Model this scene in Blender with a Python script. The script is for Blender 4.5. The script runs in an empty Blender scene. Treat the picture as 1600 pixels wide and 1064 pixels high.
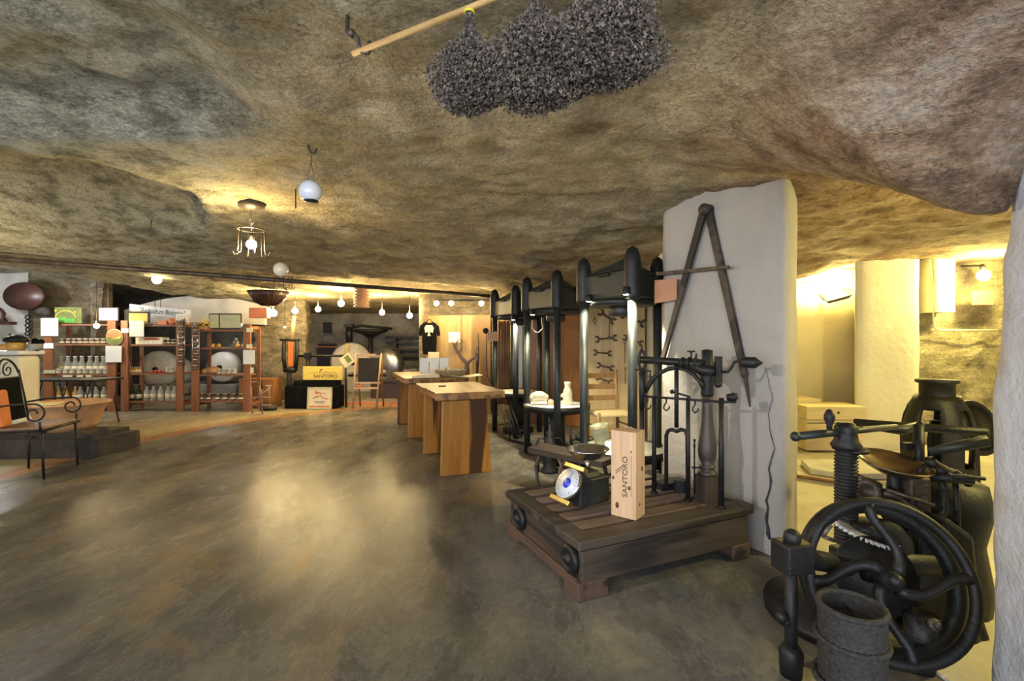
import bpy, math, random
from mathutils import Vector, Matrix, noise
sc = bpy.context.scene
PI = math.pi
# ---------------------------------------------------------------- camera, exposure, world, large lights
EYE = 1.2; F = 740.0
cam = bpy.data.cameras.new('camera'); cam.sensor_width = 36; cam.lens = F/1600*36; cam.clip_start = .05
co = bpy.data.objects.new('camera', cam); sc.collection.objects.link(co)
co.location = (0, 0, EYE); co.rotation_euler = (PI/2, 0, 0); sc.camera = co
vs = sc.view_settings; vs.view_transform = 'Standard'; vs.look = 'None'; vs.gamma = 1; vs.use_curve_mapping = False
vs.exposure = .9
w = bpy.data.worlds.new('world'); sc.world = w; w.use_nodes = True
bgn = w.node_tree.nodes['Background']; bgn.inputs[0].default_value = (.80, .90, 1, 1); bgn.inputs[1].default_value = .9
sc.cycles.max_bounces = 7; sc.cycles.diffuse_bounces = 4; sc.cycles.sample_clamp_indirect = 4

def light(kind, name, loc, power, col, size=.05, aim=None, angle=60, sy=None, blend=.5):
    l = bpy.data.lights.new(name, kind); l.energy = power; l.color = col
    if kind == 'AREA':
        l.size = size
        if sy: l.shape = 'RECTANGLE'; l.size_y = sy
    else: l.shadow_soft_size = size
    if kind == 'SPOT': l.spot_size = math.radians(angle); l.spot_blend = blend
    o = bpy.data.objects.new(name, l); sc.collection.objects.link(o); o.location = loc
    if aim is not None:
        o.rotation_euler = (Vector(aim)-Vector(loc)).to_track_quat('-Z', 'Y').to_euler()
    return o
WARM = (1, .75, .34); YEL = (1, .83, .26); DAY = (.86, .92, 1)
# daylight coming in through the open cave mouth behind the camera
light('AREA', 'daylight_at_entrance', (-.8, -2.3, 1.25), 142, DAY, 6.0, (-.6, 5, 1.0), sy=2.0)
# wall spot by the entrance that throws the balance's shadow on the pillar
light('SPOT', 'entrance_wall_spot', (-1.9, 1.0, 1.75), 100, (1, .92, .82), .02, (1.3, 2.9, 1.0), 62)
# fill added behind the near jamb, off the picture, to brighten the side-room ceiling
light('POINT', 'side_room_fill', (3.0, 1.9, 1.6), 58, (1, .84, .28), .08)
light('POINT', 'mill_back_fill', (-6.0, 9.7, 1.65), 9, (1, .93, .85), .06)  # added fill without a fixture, brightens the millstones behind the racks
# warm fill added off the picture on the left, brightens niche, ceiling and floor
light('POINT', 'bar_side_fill', (-4.9, 3.7, 1.6), 30, (1, .82, .46), .08)
light('POINT', 'bar_cool_lamp', (-7.8, 7.0, 1.95), 42, (.95, .97, 1), .08)  # cool lamp of the bar side, off the picture on the left

# ---------------------------------------------------------------- measuring
def P(px, py, d): return Vector(((px-800)/F*d, d, EYE-(py-532)/F*d))
def G(px, py): return P(px, py, F*EYE/(py-532))

# ---------------------------------------------------------------- materials
def _nt(name):
    m = bpy.data.materials.new(name); m.use_nodes = True
    return m, m.node_tree, m.node_tree.nodes['Principled BSDF']
def _n(nt, t, **k):
    n = nt.nodes.new(t)
    for a, v in k.items():
        if a in n.inputs: n.inputs[a].default_value = v
        else: setattr(n, a, v)
    return n
def _coord(nt, stretch=(1, 1, 1), rot=(0, 0, 0)):
    tc = nt.nodes.new('ShaderNodeTexCoord'); mp = nt.nodes.new('ShaderNodeMapping')
    mp.inputs['Scale'].default_value = stretch; mp.inputs['Rotation'].default_value = rot
    nt.links.new(tc.outputs['Object'], mp.inputs['Vector']); return mp.outputs[0]
def _noise(nt, vec, scale, detail=5, rough=.6, dist=0):
    n = _n(nt, 'ShaderNodeTexNoise', Scale=scale, Detail=detail, Roughness=rough, Distortion=dist)
    nt.links.new(vec, n.inputs['Vector']); return n.outputs['Fac']
def _ramp(nt, fac, stops):
    r = nt.nodes.new('ShaderNodeValToRGB'); e = r.color_ramp.elements
    while len(e) < len(stops): e.new(.5)
    for i, (p, c) in enumerate(stops):
        e[i].position = p; e[i].color = (*c, 1) if len(c) == 3 else c
    nt.links.new(fac, r.inputs[0]); return r.outputs[0]
def _mix(nt, fac, a, b, mode='MIX'):
    m = nt.nodes.new('ShaderNodeMix'); m.data_type = 'RGBA'; m.blend_type = mode
    for i, v in ((0, fac), (6, a), (7, b)):
        if hasattr(v, 'is_output') or isinstance(v, bpy.types.NodeSocket): nt.links.new(v, m.inputs[i])
        else: m.inputs[i].default_value = v if i == 0 else ((*v, 1) if len(v) == 3 else v)
    return m.outputs[2]
def _math(nt, op, a, b=0.0, clamp=False):
    m = nt.nodes.new('ShaderNodeMath'); m.operation = op; m.use_clamp = clamp
    for i, v in enumerate((a, b)):
        if isinstance(v, bpy.types.NodeSocket): nt.links.new(v, m.inputs[i])
        else: m.inputs[i].default_value = v
    return m.outputs[0]
def _bump(nt, b, h, strength, dist):
    n = nt.nodes.new('ShaderNodeBump'); n.inputs['Strength'].default_value = strength; n.inputs['Distance'].default_value = dist
    nt.links.new(h, n.inputs['Height']); nt.links.new(n.outputs[0], b.inputs['Normal'])
def simple(name, c1, c2=None, scale=6, rough=.6, metal=0, bump=0, bscale=None, stretch=(1, 1, 1), spec=.5, sharp=(.35, .65)):
    m, nt, b = _nt(name)
    b.inputs['Roughness'].default_value = rough; b.inputs['Metallic'].default_value = metal
    b.inputs['Specular IOR Level'].default_value = spec
    v = _coord(nt, stretch); c2 = c2 or tuple(x*.75 for x in c1)
    f = _noise(nt, v, scale, 5)
    nt.links.new(_ramp(nt, f, [(sharp[0], c2), (sharp[1], c1)]), b.inputs['Base Color'])
    if bump:
        _bump(nt, b, _noise(nt, v, bscale or scale*4, 4), bump, .01)
    return m
def wood(name, light_, dark, scale=5, axis=2, rough=.45, bump=.15, streak=None):
    m, nt, b = _nt(name)
    st = [1.0, 1.0, 1.0]; st[axis] = .09
    v = _coord(nt, tuple(st))
    f = _noise(nt, v, scale*3, 6, .65, .6); g = _noise(nt, v, scale*14, 3)
    c = _ramp(nt, f, [(.3, dark), (.5, tuple((a+2*b_)/3 for a, b_ in zip(dark, light_))), (.68, light_)])
    if streak:
        h = _noise(nt, v, scale*1.1, 3, .5, .4)
        c = _mix(nt, _ramp(nt, h, [(.50, (0, 0, 0)), (.56, (1, 1, 1))]), c, streak)
    c = _mix(nt, .25, c, _ramp(nt, g, [(.3, (.3, .3, .3)), (.7, (1, 1, 1))]), 'MULTIPLY')
    nt.links.new(c, b.inputs['Base Color']); b.inputs['Roughness'].default_value = rough
    _bump(nt, b, g, bump, .004); return m
def emit(name, col, strength):
    m, nt, b = _nt(name); b.inputs['Base Color'].default_value = (*col, 1)
    b.inputs['Emission Color'].default_value = (*col, 1); b.inputs['Emission Strength'].default_value = strength; return m

def rock(name, base, patch, dark, pale, pink=True):
    m, nt, b = _nt(name); v = _coord(nt)
    vs_ = _coord(nt, (1, 1, 2.2), (0, 0, .5))
    f1 = _noise(nt, v, 1.1, 6, .65, .5); f2 = _noise(nt, vs_, 5, 9, .7, .15); f3 = _noise(nt, v, 26, 6, .7)
    f4 = _noise(nt, v, 2.3, 5, .6, 1.0)
    c = _ramp(nt, f1, [(.35, patch), (.5, base), (.66, pale)])
    c = _mix(nt, _math(nt, 'MULTIPLY', _ramp(nt, f2, [(.42, (1, 1, 1)), (.58, (0, 0, 0))]), .55), c, dark)
    c = _mix(nt, _math(nt, 'MULTIPLY', _ramp(nt, f3, [(.3, (1, 1, 1)), (.42, (0, 0, 0))]), .5), c, tuple(x*.5 for x in dark))
    if pink:   # iron-stained stone towards the side room, lichen-grey stone in the hollow by the entrance
        sx = nt.nodes.new('ShaderNodeSeparateXYZ'); nt.links.new(v, sx.inputs[0])
        a = _math(nt, 'ADD', _math(nt, 'MULTIPLY', sx.outputs[0], .9), _math(nt, 'MULTIPLY', sx.outputs[1], -.35))
        a = _math(nt, 'ADD', a, _math(nt, 'MULTIPLY', f4, 1.2))
        mk = _ramp(nt, a, [(.55, (0, 0, 0)), (1.0, (1, 1, 1))])
        pk = _ramp(nt, f2, [(.38, (.17, .105, .07)), (.5, (.40, .25, .165)), (.62, (.53, .42, .33))])
        c = _mix(nt, _math(nt, 'MULTIPLY', mk, .85), c, pk)
        o = _math(nt, 'ADD', _math(nt, 'MULTIPLY', sx.outputs[0], -1.0), _math(nt, 'MULTIPLY', sx.outputs[1], -.55))
        o = _math(nt, 'ADD', o, _math(nt, 'MULTIPLY', f4, .5))
        gk = _ramp(nt, o, [(.15, (0, 0, 0)), (.55, (1, 1, 1))])
        gr = _ramp(nt, f2, [(.38, (.17, .16, .115)), (.52, (.44, .41, .31)), (.68, (.58, .55, .44))])
        c = _mix(nt, _math(nt, 'MULTIPLY', gk, .9), c, gr)
    f5 = _noise(nt, vs_, 1.7, 7, .62, .3)
    ck = _ramp(nt, _math(nt, 'ABSOLUTE', _math(nt, 'SUBTRACT', f5, .5)), [(0, (1, 1, 1)), (.006, (0, 0, 0))])
    c = _mix(nt, _math(nt, 'MULTIPLY', ck, .6), c, (.06, .05, .035))
    fl = _noise(nt, v, 60, 3, .6)
    c = _mix(nt, .7, c, _ramp(nt, fl, [(.3, (.55, .55, .52)), (.5, (.95, .95, .95)), (.7, (1.35, 1.33, 1.28))]), 'MULTIPLY')
    nt.links.new(c, b.inputs['Base Color']); b.inputs['Roughness'].default_value = .9
    b.inputs['Specular IOR Level'].default_value = .25
    h = _math(nt, 'ADD', _math(nt, 'MULTIPLY', f2, 1.0), _math(nt, 'MULTIPLY', f3, .45))
    _bump(nt, b, h, 1.0, .075); return m

def concrete():
    m, nt, b = _nt('polished_concrete'); v = _coord(nt)
    vs_ = _coord(nt, (1.4, .7, 1), (0, 0, -.5))
    f1 = _noise(nt, vs_, .8, 8, .62, .2); f2 = _noise(nt, vs_, 2.0, 12, .74, .25); f3 = _noise(nt, v, 30, 5, .7)
    c = _ramp(nt, f1, [(.28, (.052, .053, .056)), (.45, (.094, .090, .083)), (.58, (.152, .138, .108)), (.72, (.235, .213, .17))])
    c = _mix(nt, .8, c, _ramp(nt, f2, [(.28, (.40, .41, .43)), (.5, (.95, .95, .95)), (.74, (1.75, 1.72, 1.65))]), 'MULTIPLY')
    c = _mix(nt, .5, c, _ramp(nt, f3, [(.3, (.7, .7, .7)), (.6, (1.1, 1.1, 1.1))]), 'MULTIPLY')
    vein = _ramp(nt, _math(nt, 'ABSOLUTE', _math(nt, 'SUBTRACT', f2, .5)), [(0, (1, 1, 1)), (.012, (0, 0, 0))])
    c = _mix(nt, _math(nt, 'MULTIPLY', vein, .22), c, (.35, .34, .32))
    # ochre patches scattered over the coat by noise
    oc = _ramp(nt, _noise(nt, vs_, 1.3, 4, .6, .8), [(.55, (0, 0, 0)), (.68, (1, 1, 1))])
    c = _mix(nt, _math(nt, 'MULTIPLY', oc, .35), c, (.30, .19, .075))
    sx = nt.nodes.new('ShaderNodeSeparateXYZ'); nt.links.new(v, sx.inputs[0])
    dx = _math(nt, 'MINIMUM', _math(nt, 'ADD', sx.outputs[0], .9), 0.0)
    dy = _math(nt, 'MAXIMUM', _math(nt, 'SUBTRACT', sx.outputs[1], 5.2), 0.0)
    r = _math(nt, 'SQRT', _math(nt, 'ADD', _math(nt, 'MULTIPLY', dx, dx), _math(nt, 'MULTIPLY', dy, dy)))
    r = _math(nt, 'ADD', r, _math(nt, 'MULTIPLY', _math(nt, 'SUBTRACT', f1, .5), .25))
    q = _math(nt, 'MULTIPLY', r, .2)
    zone = _ramp(nt, q, [(.69, (0, 0, 0)), (.70, (1, 1, 1))])
    outer = _ramp(nt, q, [(.70, (.28, .15, .075)), (.74, (.30, .165, .08)), (.75, (.34, .275, .155)), (1.0, (.29, .265, .21))])
    outer = _mix(nt, .5, outer, _ramp(nt, f2, [(.35, (.6, .6, .6)), (.6, (1, 1, 1))]), 'MULTIPLY')
    c = _mix(nt, zone, c, outer)
    nt.links.new(c, b.inputs['Base Color'])
    nt.links.new(_ramp(nt, f2, [(.25, (.14, .14, .14)), (.75, (.36, .36, .36))]), b.inputs['Roughness']); b.inputs['Specular IOR Level'].default_value = .07
    _bump(nt, b, _math(nt, 'ADD', f2, _math(nt, 'MULTIPLY', f3, .15)), .22, .02); return m

def plaster(name, col, col2, bs=90, bump=.5, warm=None):
    m, nt, b = _nt(name); v = _coord(nt)
    f = _noise(nt, v, 2.2, 5, .6, .4); g = _noise(nt, v, bs, 3, .6); h = _noise(nt, v, 14, 5)
    c = _ramp(nt, f, [(.35, col2), (.6, col)])
    sp = _ramp(nt, _noise(nt, v, 45, 2), [(.24, (1, 1, 1)), (.29, (0, 0, 0))])
    c = _mix(nt, _math(nt, 'MULTIPLY', sp, .5), c, tuple(x*.35 for x in col))
    if warm:
        c = _mix(nt, _ramp(nt, _noise(nt, v, 1.3, 4), [(.52, (0, 0, 0)), (.62, (1, 1, 1))]), c, warm)
    nt.links.new(c, b.inputs['Base Color']); b.inputs['Roughness'].default_value = .85
    _bump(nt, b, _math(nt, 'ADD', _math(nt, 'MULTIPLY', g, .4), h), bump, .012); return m

M = {}
M['rock'] = rock('limestone', (.54, .44, .265), (.42, .34, .21), (.21, .165, .10), (.66, .57, .40))
M['rock_wall'] = rock('rough_stone_wall', (.30, .25, .17), (.22, .17, .11), (.08, .065, .045), (.40, .35, .26), False)
M['rock_room'] = rock('side_room_stone', (.52, .46, .30), (.42, .36, .22), (.22, .18, .11), (.60, .54, .38), False)
M['concrete'] = concrete()
M['pale_floor'] = plaster('pale_room_floor', (.62, .58, .46), (.46, .42, .32), 40, .3)
M['plaster'] = plaster('pillar_plaster', (.33, .305, .28), (.28, .26, .24))
M['plaster_rough'] = plaster('rough_jamb_plaster', (.46, .48, .55), (.40, .40, .43), 60, 1.0, (.36, .29, .24))
M['stucco'] = plaster('cream_stucco', (.72, .68, .52), (.66, .61, .45), 75, .6)
M['white_wall'] = plaster('white_plaster', (.62, .60, .56), (.45, .44, .42), 40, .4)
M['far_wall'] = plaster('grimy_far_wall', (.30, .28, .25), (.12, .11, .10), 20, .6)
M['iron'] = simple('black_iron', (.020, .020, .021), (.010, .010, .010), 14, .50, .35, .25, 70, spec=.4)
M['iron_g'] = simple('green_black_iron', (.024, .029, .028), (.014, .017, .017), 12, .48, .2, .1, 60)
M['rust'] = simple('worn_brown_iron', (.13, .10, .08), (.05, .042, .035), 14, .5, .6, .3, 60)
M['rustwood'] = wood('dark_brown_column', (.055, .038, .030), (.028, .020, .016), 5, 2, .5)
M['steel'] = simple('polished_steel', (.62, .62, .62), (.5, .5, .5), 8, .2, 1)
M['brass'] = simple('brass_trim', (.75, .6, .28), (.6, .45, .2), 10, .3, 1)
M['copper'] = simple('tarnished_copper', (.20, .15, .10), (.11, .085, .06), 6, .38, .9)
M['table'] = wood('acacia_table', (.40, .20, .065), (.20, .09, .028), 4, 1, .38, .1, (.16, .07, .025))
M['tableleg'] = wood('acacia_slab', (.40, .175, .028), (.20, .07, .010), 4, 2, .32, .1, (.06, .024, .009))
M['redwood'] = wood('reddish_rack_timber', (.33, .125, .05), (.18, .06, .025), 6, 2, .5)
M['shelf'] = wood('rack_shelf_timber', (.27, .12, .06), (.15, .06, .03), 6, 0, .5)
M['old'] = wood('weathered_dark_planks', (.070, .050, .036), (.028, .020, .015), 5, 0, .6, .4, (.016, .012, .010))
M['old_top'] = wood('worn_top_planks', (.17, .115, .085), (.085, .057, .043), 6, 0, .6, .4)
M['old_side'] = wood('weathered_side_planks', (.10, .055, .036), (.040, .025, .018), 5, 1, .6, .4, (.018, .013, .011))
M['pine'] = wood('pine_crate', (.62, .42, .26), (.46, .28, .155), 5, 2, .5, .06)
M['pale_pine'] = wood('pale_crate_pine', (.80, .68, .40), (.66, .52, .28), 5, 0, .5, .06)
M['ply'] = wood('yellow_plywood', (.60, .45, .23), (.45, .30, .13), 3, 2, .5, .05)
M['ply_dark'] = wood('golden_plywood', (.52, .36, .15), (.34, .21, .08), 3, 2, .5, .05, (.24, .14, .05))
M['doors'] = wood('brown_wardrobe', (.36, .15, .04), (.24, .09, .022), 6, 2, .45, .05)
M['cane'] = wood('cane_pole', (.62, .40, .16), (.42, .25, .09), 6, 0, .45)
M['chairwood'] = wood('chair_timber', (.30, .16, .06), (.16, .08, .03), 6, 2, .5)
M['straw'] = simple('straw_seat', (.62, .50, .26), (.45, .34, .15), 40, .8, 0, .5, 80, (1, 6, 1))
M['leather'] = simple('tan_leather', (.26, .15, .085), (.16, .09, .05), 5, .55)
M['orange'] = simple('orange_cushion', (.72, .22, .05), (.60, .16, .035), 5, .7)
M['black'] = simple('black_cloth', (.010, .010, .011), (.005, .005, .005), 8, .95, spec=.08)
M['charcoal'] = simple('slate_board', (.045, .042, .042), (.03, .028, .028), 5, .9, spec=.15)
M['terracotta'] = simple('terracotta', (.58, .33, .17), (.42, .24, .13), 5, .7, 0, .2)
M['bark'] = simple('stone_trough', (.050, .040, .032), (.02, .016, .013), 7, .85, 0, .6)
M['paper'] = simple('white_paper', (.78, .78, .76), (.72, .72, .70), 3, .7)
M['cream'] = simple('cream_paper', (.76, .70, .50), (.68, .60, .40), 5, .7)
M['yellow'] = simple('yellow_panel', (.80, .62, .14), (.74, .55, .10), 3, .5)
M['mapprint'] = simple('map_print', (.55, .52, .30), (.40, .44, .28), 9, .6)
M['ink'] = simple('dark_ink', (.03, .03, .045), (.02, .02, .03), 5, .7)
M['burn'] = simple('burnt_brand', (.10, .045, .02), (.07, .03, .015), 5, .7)
M['blue'] = simple('blue_disc', (.03, .07, .60), (.025, .05, .5), 5, .4)
M['white'] = simple('white_enamel', (.80, .80, .80), (.72, .72, .72), 4, .35)
M['dial'] = simple('dial_face', (.55, .57, .64), (.50, .52, .58), 4, .35)
M['tray'] = simple('white_tray_cloth', (.85, .83, .76), (.80, .78, .70), 6, .6)
M['stone'] = simple('millstone', (.60, .58, .54), (.46, .44, .41), 5, .55, 0, .15)
M['zinc'] = simple('zinc', (.55, .57, .60), (.30, .31, .34), 6, .3, .9)
M['globe'] = simple('opal_glass', (.62, .65, .72), (.56, .59, .66), 2, .12)
M['globe_warm'] = simple('warm_opal_glass', (.78, .73, .60), (.72, .66, .52), 2, .2)
M['green'] = simple('leaf_green', (.12, .42, .05), (.05, .26, .03), 8, .6)
M['olive'] = simple('olive_print', (.20, .24, .05), (.12, .15, .03), 8, .6)
M['darkoak'] = simple('brown_terracotta', (.05, .018, .013), (.03, .013, .010), 6, .45)
M['terrabox'] = simple('salmon_box', (.65, .22, .10), (.55, .17, .08), 6, .6)
M['fabric'] = simple('brown_curtain', (.33, .19, .10), (.17, .085, .045), 3, .85, 0, .4, 30, (4, 4, 1))
M['cardb'] = simple('brown_card', (.40, .20, .12), (.36, .18, .10), 3, .7)
M['branch'] = simple('peeled_branch', (.30, .20, .14), (.20, .13, .09), 12, .7, 0, .4)
M['dry'] = simple('dried_flowers', (.21, .165, .135), (.038, .030, .025), 90, .95, sharp=(.42, .62))
M['stem'] = simple('dry_stems', (.10, .08, .05), (.06, .045, .03), 30, .9)
M['twine'] = simple('yellow_tie', (.65, .55, .05), (.55, .45, .04), 20, .6)
M['bread'] = simple('bread_crust', (.58, .33, .13), (.36, .18, .07), 12, .75, 0, .3)
M['red'] = simple('red_fruit', (.55, .07, .03), (.42, .05, .02), 6, .35)
M['straw_b'] = simple('wicker', (.45, .33, .16), (.22, .15, .07), 40, .8, 0, .8, 60, (1, 1, 4))
M['sauce'] = simple('dark_preserve', (.10, .045, .02), (.05, .025, .012), 8, .4)
M['gold'] = simple('gold_preserve', (.60, .36, .08), (.45, .24, .05), 8, .35)
M['wine'] = simple('green_bottle_glass', (.03, .04, .012), (.02, .028, .01), 4, .12)
M['clay_w'] = simple('pale_carved_stone', (.66, .62, .46), (.50, .46, .32), 25, .8, 0, .8, 50)
M['bucket'] = simple('mottled_pot', (.33, .34, .24), (.18, .20, .13), 12, .5)
M['rope'] = simple('woven_rope', (.036, .033, .030), (.014, .013, .012), 60, .8, 0, .8, 60)
def glass(name, col, rough=.05):
    m, nt, b = _nt(name)
    b.inputs['Base Color'].default_value = (*col, 1); b.inputs['Transmission Weight'].default_value = .75
    b.inputs['Roughness'].default_value = rough; b.inputs['IOR'].default_value = 1.3
    return m
M['glass'] = glass('clear_jar_glass', (.88, .90, .86))
M['bulb'] = emit('lit_bulb', (1, .82, .45), 40)
M['bulb_far'] = emit('far_lit_bulb', (1, .80, .42), 30)
M['spotlens'] = emit('lit_lens', (1, .95, .75), 30)
M['floodlens'] = emit('lit_flood_lens', (1, .92, .6), 12)
# ---------------------------------------------------------------- mesh helpers
def rotz(a): return Matrix.Rotation(a, 3, 'Z')
def frame(z, x=(1, 0, 0)):
    """rotation whose Z axis points along z"""
    return Vector(z).normalized().to_track_quat('Z', 'Y').to_matrix()
class MB:
    def __init__(s): s.v = []; s.f = []; s.sm = []
    def add(s, vs_, fs, smooth=False):
        o = len(s.v); s.v += [tuple(v) for v in vs_]
        s.f += [tuple(i+o for i in f) for f in fs]; s.sm += [smooth]*len(fs); return s
    def box(s, c, size, R=None, taper=1):
        c = Vector(c); x, y, z = (a/2 for a in size); R = R or Matrix.Identity(3)
        vs_ = [c+R@Vector((sx*x*(taper if sz > 0 else 1), sy*y*(taper if sz > 0 else 1), sz*z)) for sz in (-1, 1) for sx, sy in ((-1, -1), (1, -1), (1, 1), (-1, 1))]
        return s.add(vs_, [(3, 2, 1, 0), (4, 5, 6, 7), (0, 1, 5, 4), (1, 2, 6, 5), (2, 3, 7, 6), (3, 0, 4, 7)])
    def tube(s, pts, r, n=8, closed=False, flat=1):
        pts = [Vector(p) for p in pts]; k = len(pts)
        rs = r if isinstance(r, (list, tuple)) else [r]*k
        t0 = (pts[1]-pts[0]).normalized(); up = Vector((0, 0, 1)) if abs(t0.z) < .9 else Vector((1, 0, 0))
        nrm = (up-t0*up.dot(t0)).normalized(); vs_ = []
        for i, p in enumerate(pts):
            a = pts[i-1] if (i > 0 or closed) else p; b = pts[(i+1) % k] if (i < k-1 or closed) else p
            t = (b-a).normalized(); nrm = (nrm-t*nrm.dot(t)).normalized(); bi = t.cross(nrm)
            for j in range(n):
                an = 2*PI*j/n; vs_.append(p+(nrm*math.cos(an)*flat+bi*math.sin(an))*rs[i])
        fs = []
        for i in range(k if closed else k-1):
            i2 = (i+1) % k
            for j in range(n): fs.append((i*n+j, i*n+(j+1) % n, i2*n+(j+1) % n, i2*n+j))
        if not closed: fs += [tuple(reversed(range(n))), tuple((k-1)*n+j for j in range(n))]
        return s.add(vs_, fs, True)
    def cyl(s, a, b, r, r2=None, n=16): return s.tube([a, b], [r, r if r2 is None else r2], n)
    def lathe(s, prof, c=(0, 0, 0), n=20, R=None, sx=1, sy=1):
        c = Vector(c); R = R or Matrix.Identity(3); vs_ = []; k = len(prof)
        for r, z in prof:
            for j in range(n):
                a = 2*PI*j/n; vs_.append(c+R@Vector((r*math.cos(a)*sx, r*math.sin(a)*sy, z)))
        fs = [(i*n+j, i*n+(j+1) % n, (i+1)*n+(j+1) % n, (i+1)*n+j) for i in range(k-1) for j in range(n)]
        if prof[0][0] > 1e-4: fs.append(tuple(reversed(range(n))))
        if prof[-1][0] > 1e-4: fs.append(tuple((k-1)*n+j for j in range(n)))
        return s.add(vs_, fs, True)
    def ball(s, c, r, n=14, sx=1, sy=1, sz=1, R=None):
        m = n//2
        return s.lathe([(max(1e-5, r*math.sin(PI*i/m)), -r*sz*math.cos(PI*i/m)) for i in range(m+1)], c, n, R, sx, sy)
    def ring(s, c, R_, r, n=32, m=8, R=None, sx=1, sy=1):
        R = R or Matrix.Identity(3); c = Vector(c)
        return s.tube([c+R@Vector((R_*math.cos(2*PI*i/n)*sx, R_*math.sin(2*PI*i/n)*sy, 0)) for i in range(n)], r, m, True)
    def prism(s, poly, h, R=None, c=(0, 0, 0)):
        """poly in local xy, extruded 0..h along local z"""
        R = R or Matrix.Identity(3); c = Vector(c); k = len(poly)
        vs_ = [c+R@Vector((x, y, 0)) for x, y in poly]+[c+R@Vector((x, y, h)) for x, y in poly]
        return s.add(vs_, [tuple(reversed(range(k))), tuple(range(k, 2*k))]+[(i, (i+1) % k, k+(i+1) % k, k+i) for i in range(k)])
    def build(s, name, mat, parent=None, bevel=0, loc=None):
        me = bpy.data.meshes.new(name); me.from_pydata(s.v, [], s.f)
        me.polygons.foreach_set('use_smooth', s.sm); me.materials.append(M[mat] if isinstance(mat, str) else mat); me.update()
        o = bpy.data.objects.new(name, me); sc.collection.objects.link(o)
        if parent: o.parent = parent
        if loc is not None: o.location = loc
        if bevel:
            b = o.modifiers.new('bevel', 'BEVEL'); b.width = bevel; b.segments = 2; b.limit_method = 'ANGLE'
        return o
def tag(o, label, cat, group=None):
    o['label'] = label; o['category'] = cat
    if group: o['group'] = group
    return o
def thing(name, label, cat, loc=(0, 0, 0), rz=0, group=None):
    o = bpy.data.objects.new(name, None); sc.collection.objects.link(o); o.location = loc; o.rotation_euler = (0, 0, rz)
    o.empty_display_size = .05
    return tag(o, label, cat, group)
def single(name, mb, mat, label, cat, loc=(0, 0, 0), rz=0, group=None, bevel=0):
    o = mb.build(name, mat, None, bevel, loc); o.rotation_euler = (0, 0, rz); return tag(o, label, cat, group)
def struct(name, mb, mat, parent=None, bevel=0):
    o = mb.build(name, mat, parent, bevel)
    if parent is None: o['kind'] = 'structure'
    return o
def dup(src, loc, rz=None, label=None, group=None, scale=None):
    r = src.copy(); sc.collection.objects.link(r); r.location = loc
    if rz is not None: r.rotation_euler = (0, 0, rz)
    if scale: r.scale = scale
    if label: r['label'] = label
    if group: r['group'] = group
    for ch in list(src.children):
        c = ch.copy(); sc.collection.objects.link(c); c.parent = r
        for g in list(ch.children):
            d = g.copy(); sc.collection.objects.link(d); d.parent = c
    return r
def text_mesh(name, s, size, mat, parent, loc, rot, extr=.0008, sx=1, shear=0, align='CENTER'):
    cu = bpy.data.curves.new(name, 'FONT'); cu.body = s; cu.size = size; cu.extrude = extr; cu.shear = shear
    cu.align_x = align; cu.align_y = 'CENTER'
    t = bpy.data.objects.new(name, cu); sc.collection.objects.link(t)
    dg = bpy.context.evaluated_depsgraph_get(); me = bpy.data.meshes.new_from_object(t.evaluated_get(dg))
    bpy.data.objects.remove(t); me.materials.clear(); me.materials.append(M[mat])
    o = bpy.data.objects.new(name, me); sc.collection.objects.link(o); o.parent = parent
    o.location = loc; o.rotation_euler = rot; o.scale = (sx, 1, 1); return o
def fbm(x, y, z=0.0, o=4): return noise.fractal(Vector((x, y, z)), 1.0, 2.0, o)
def sst(a, b, x):
    t = min(1, max(0, (x-a)/(b-a))); return t*t*(3-2*t)
def lerp_t(tab, x):
    if x <= tab[0][0]: return tab[0][1]
    for (a, p), (b, q) in zip(tab, tab[1:]):
        if x <= b: return p+(q-p)*(x-a)/(b-a)
    return tab[-1][1]
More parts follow.
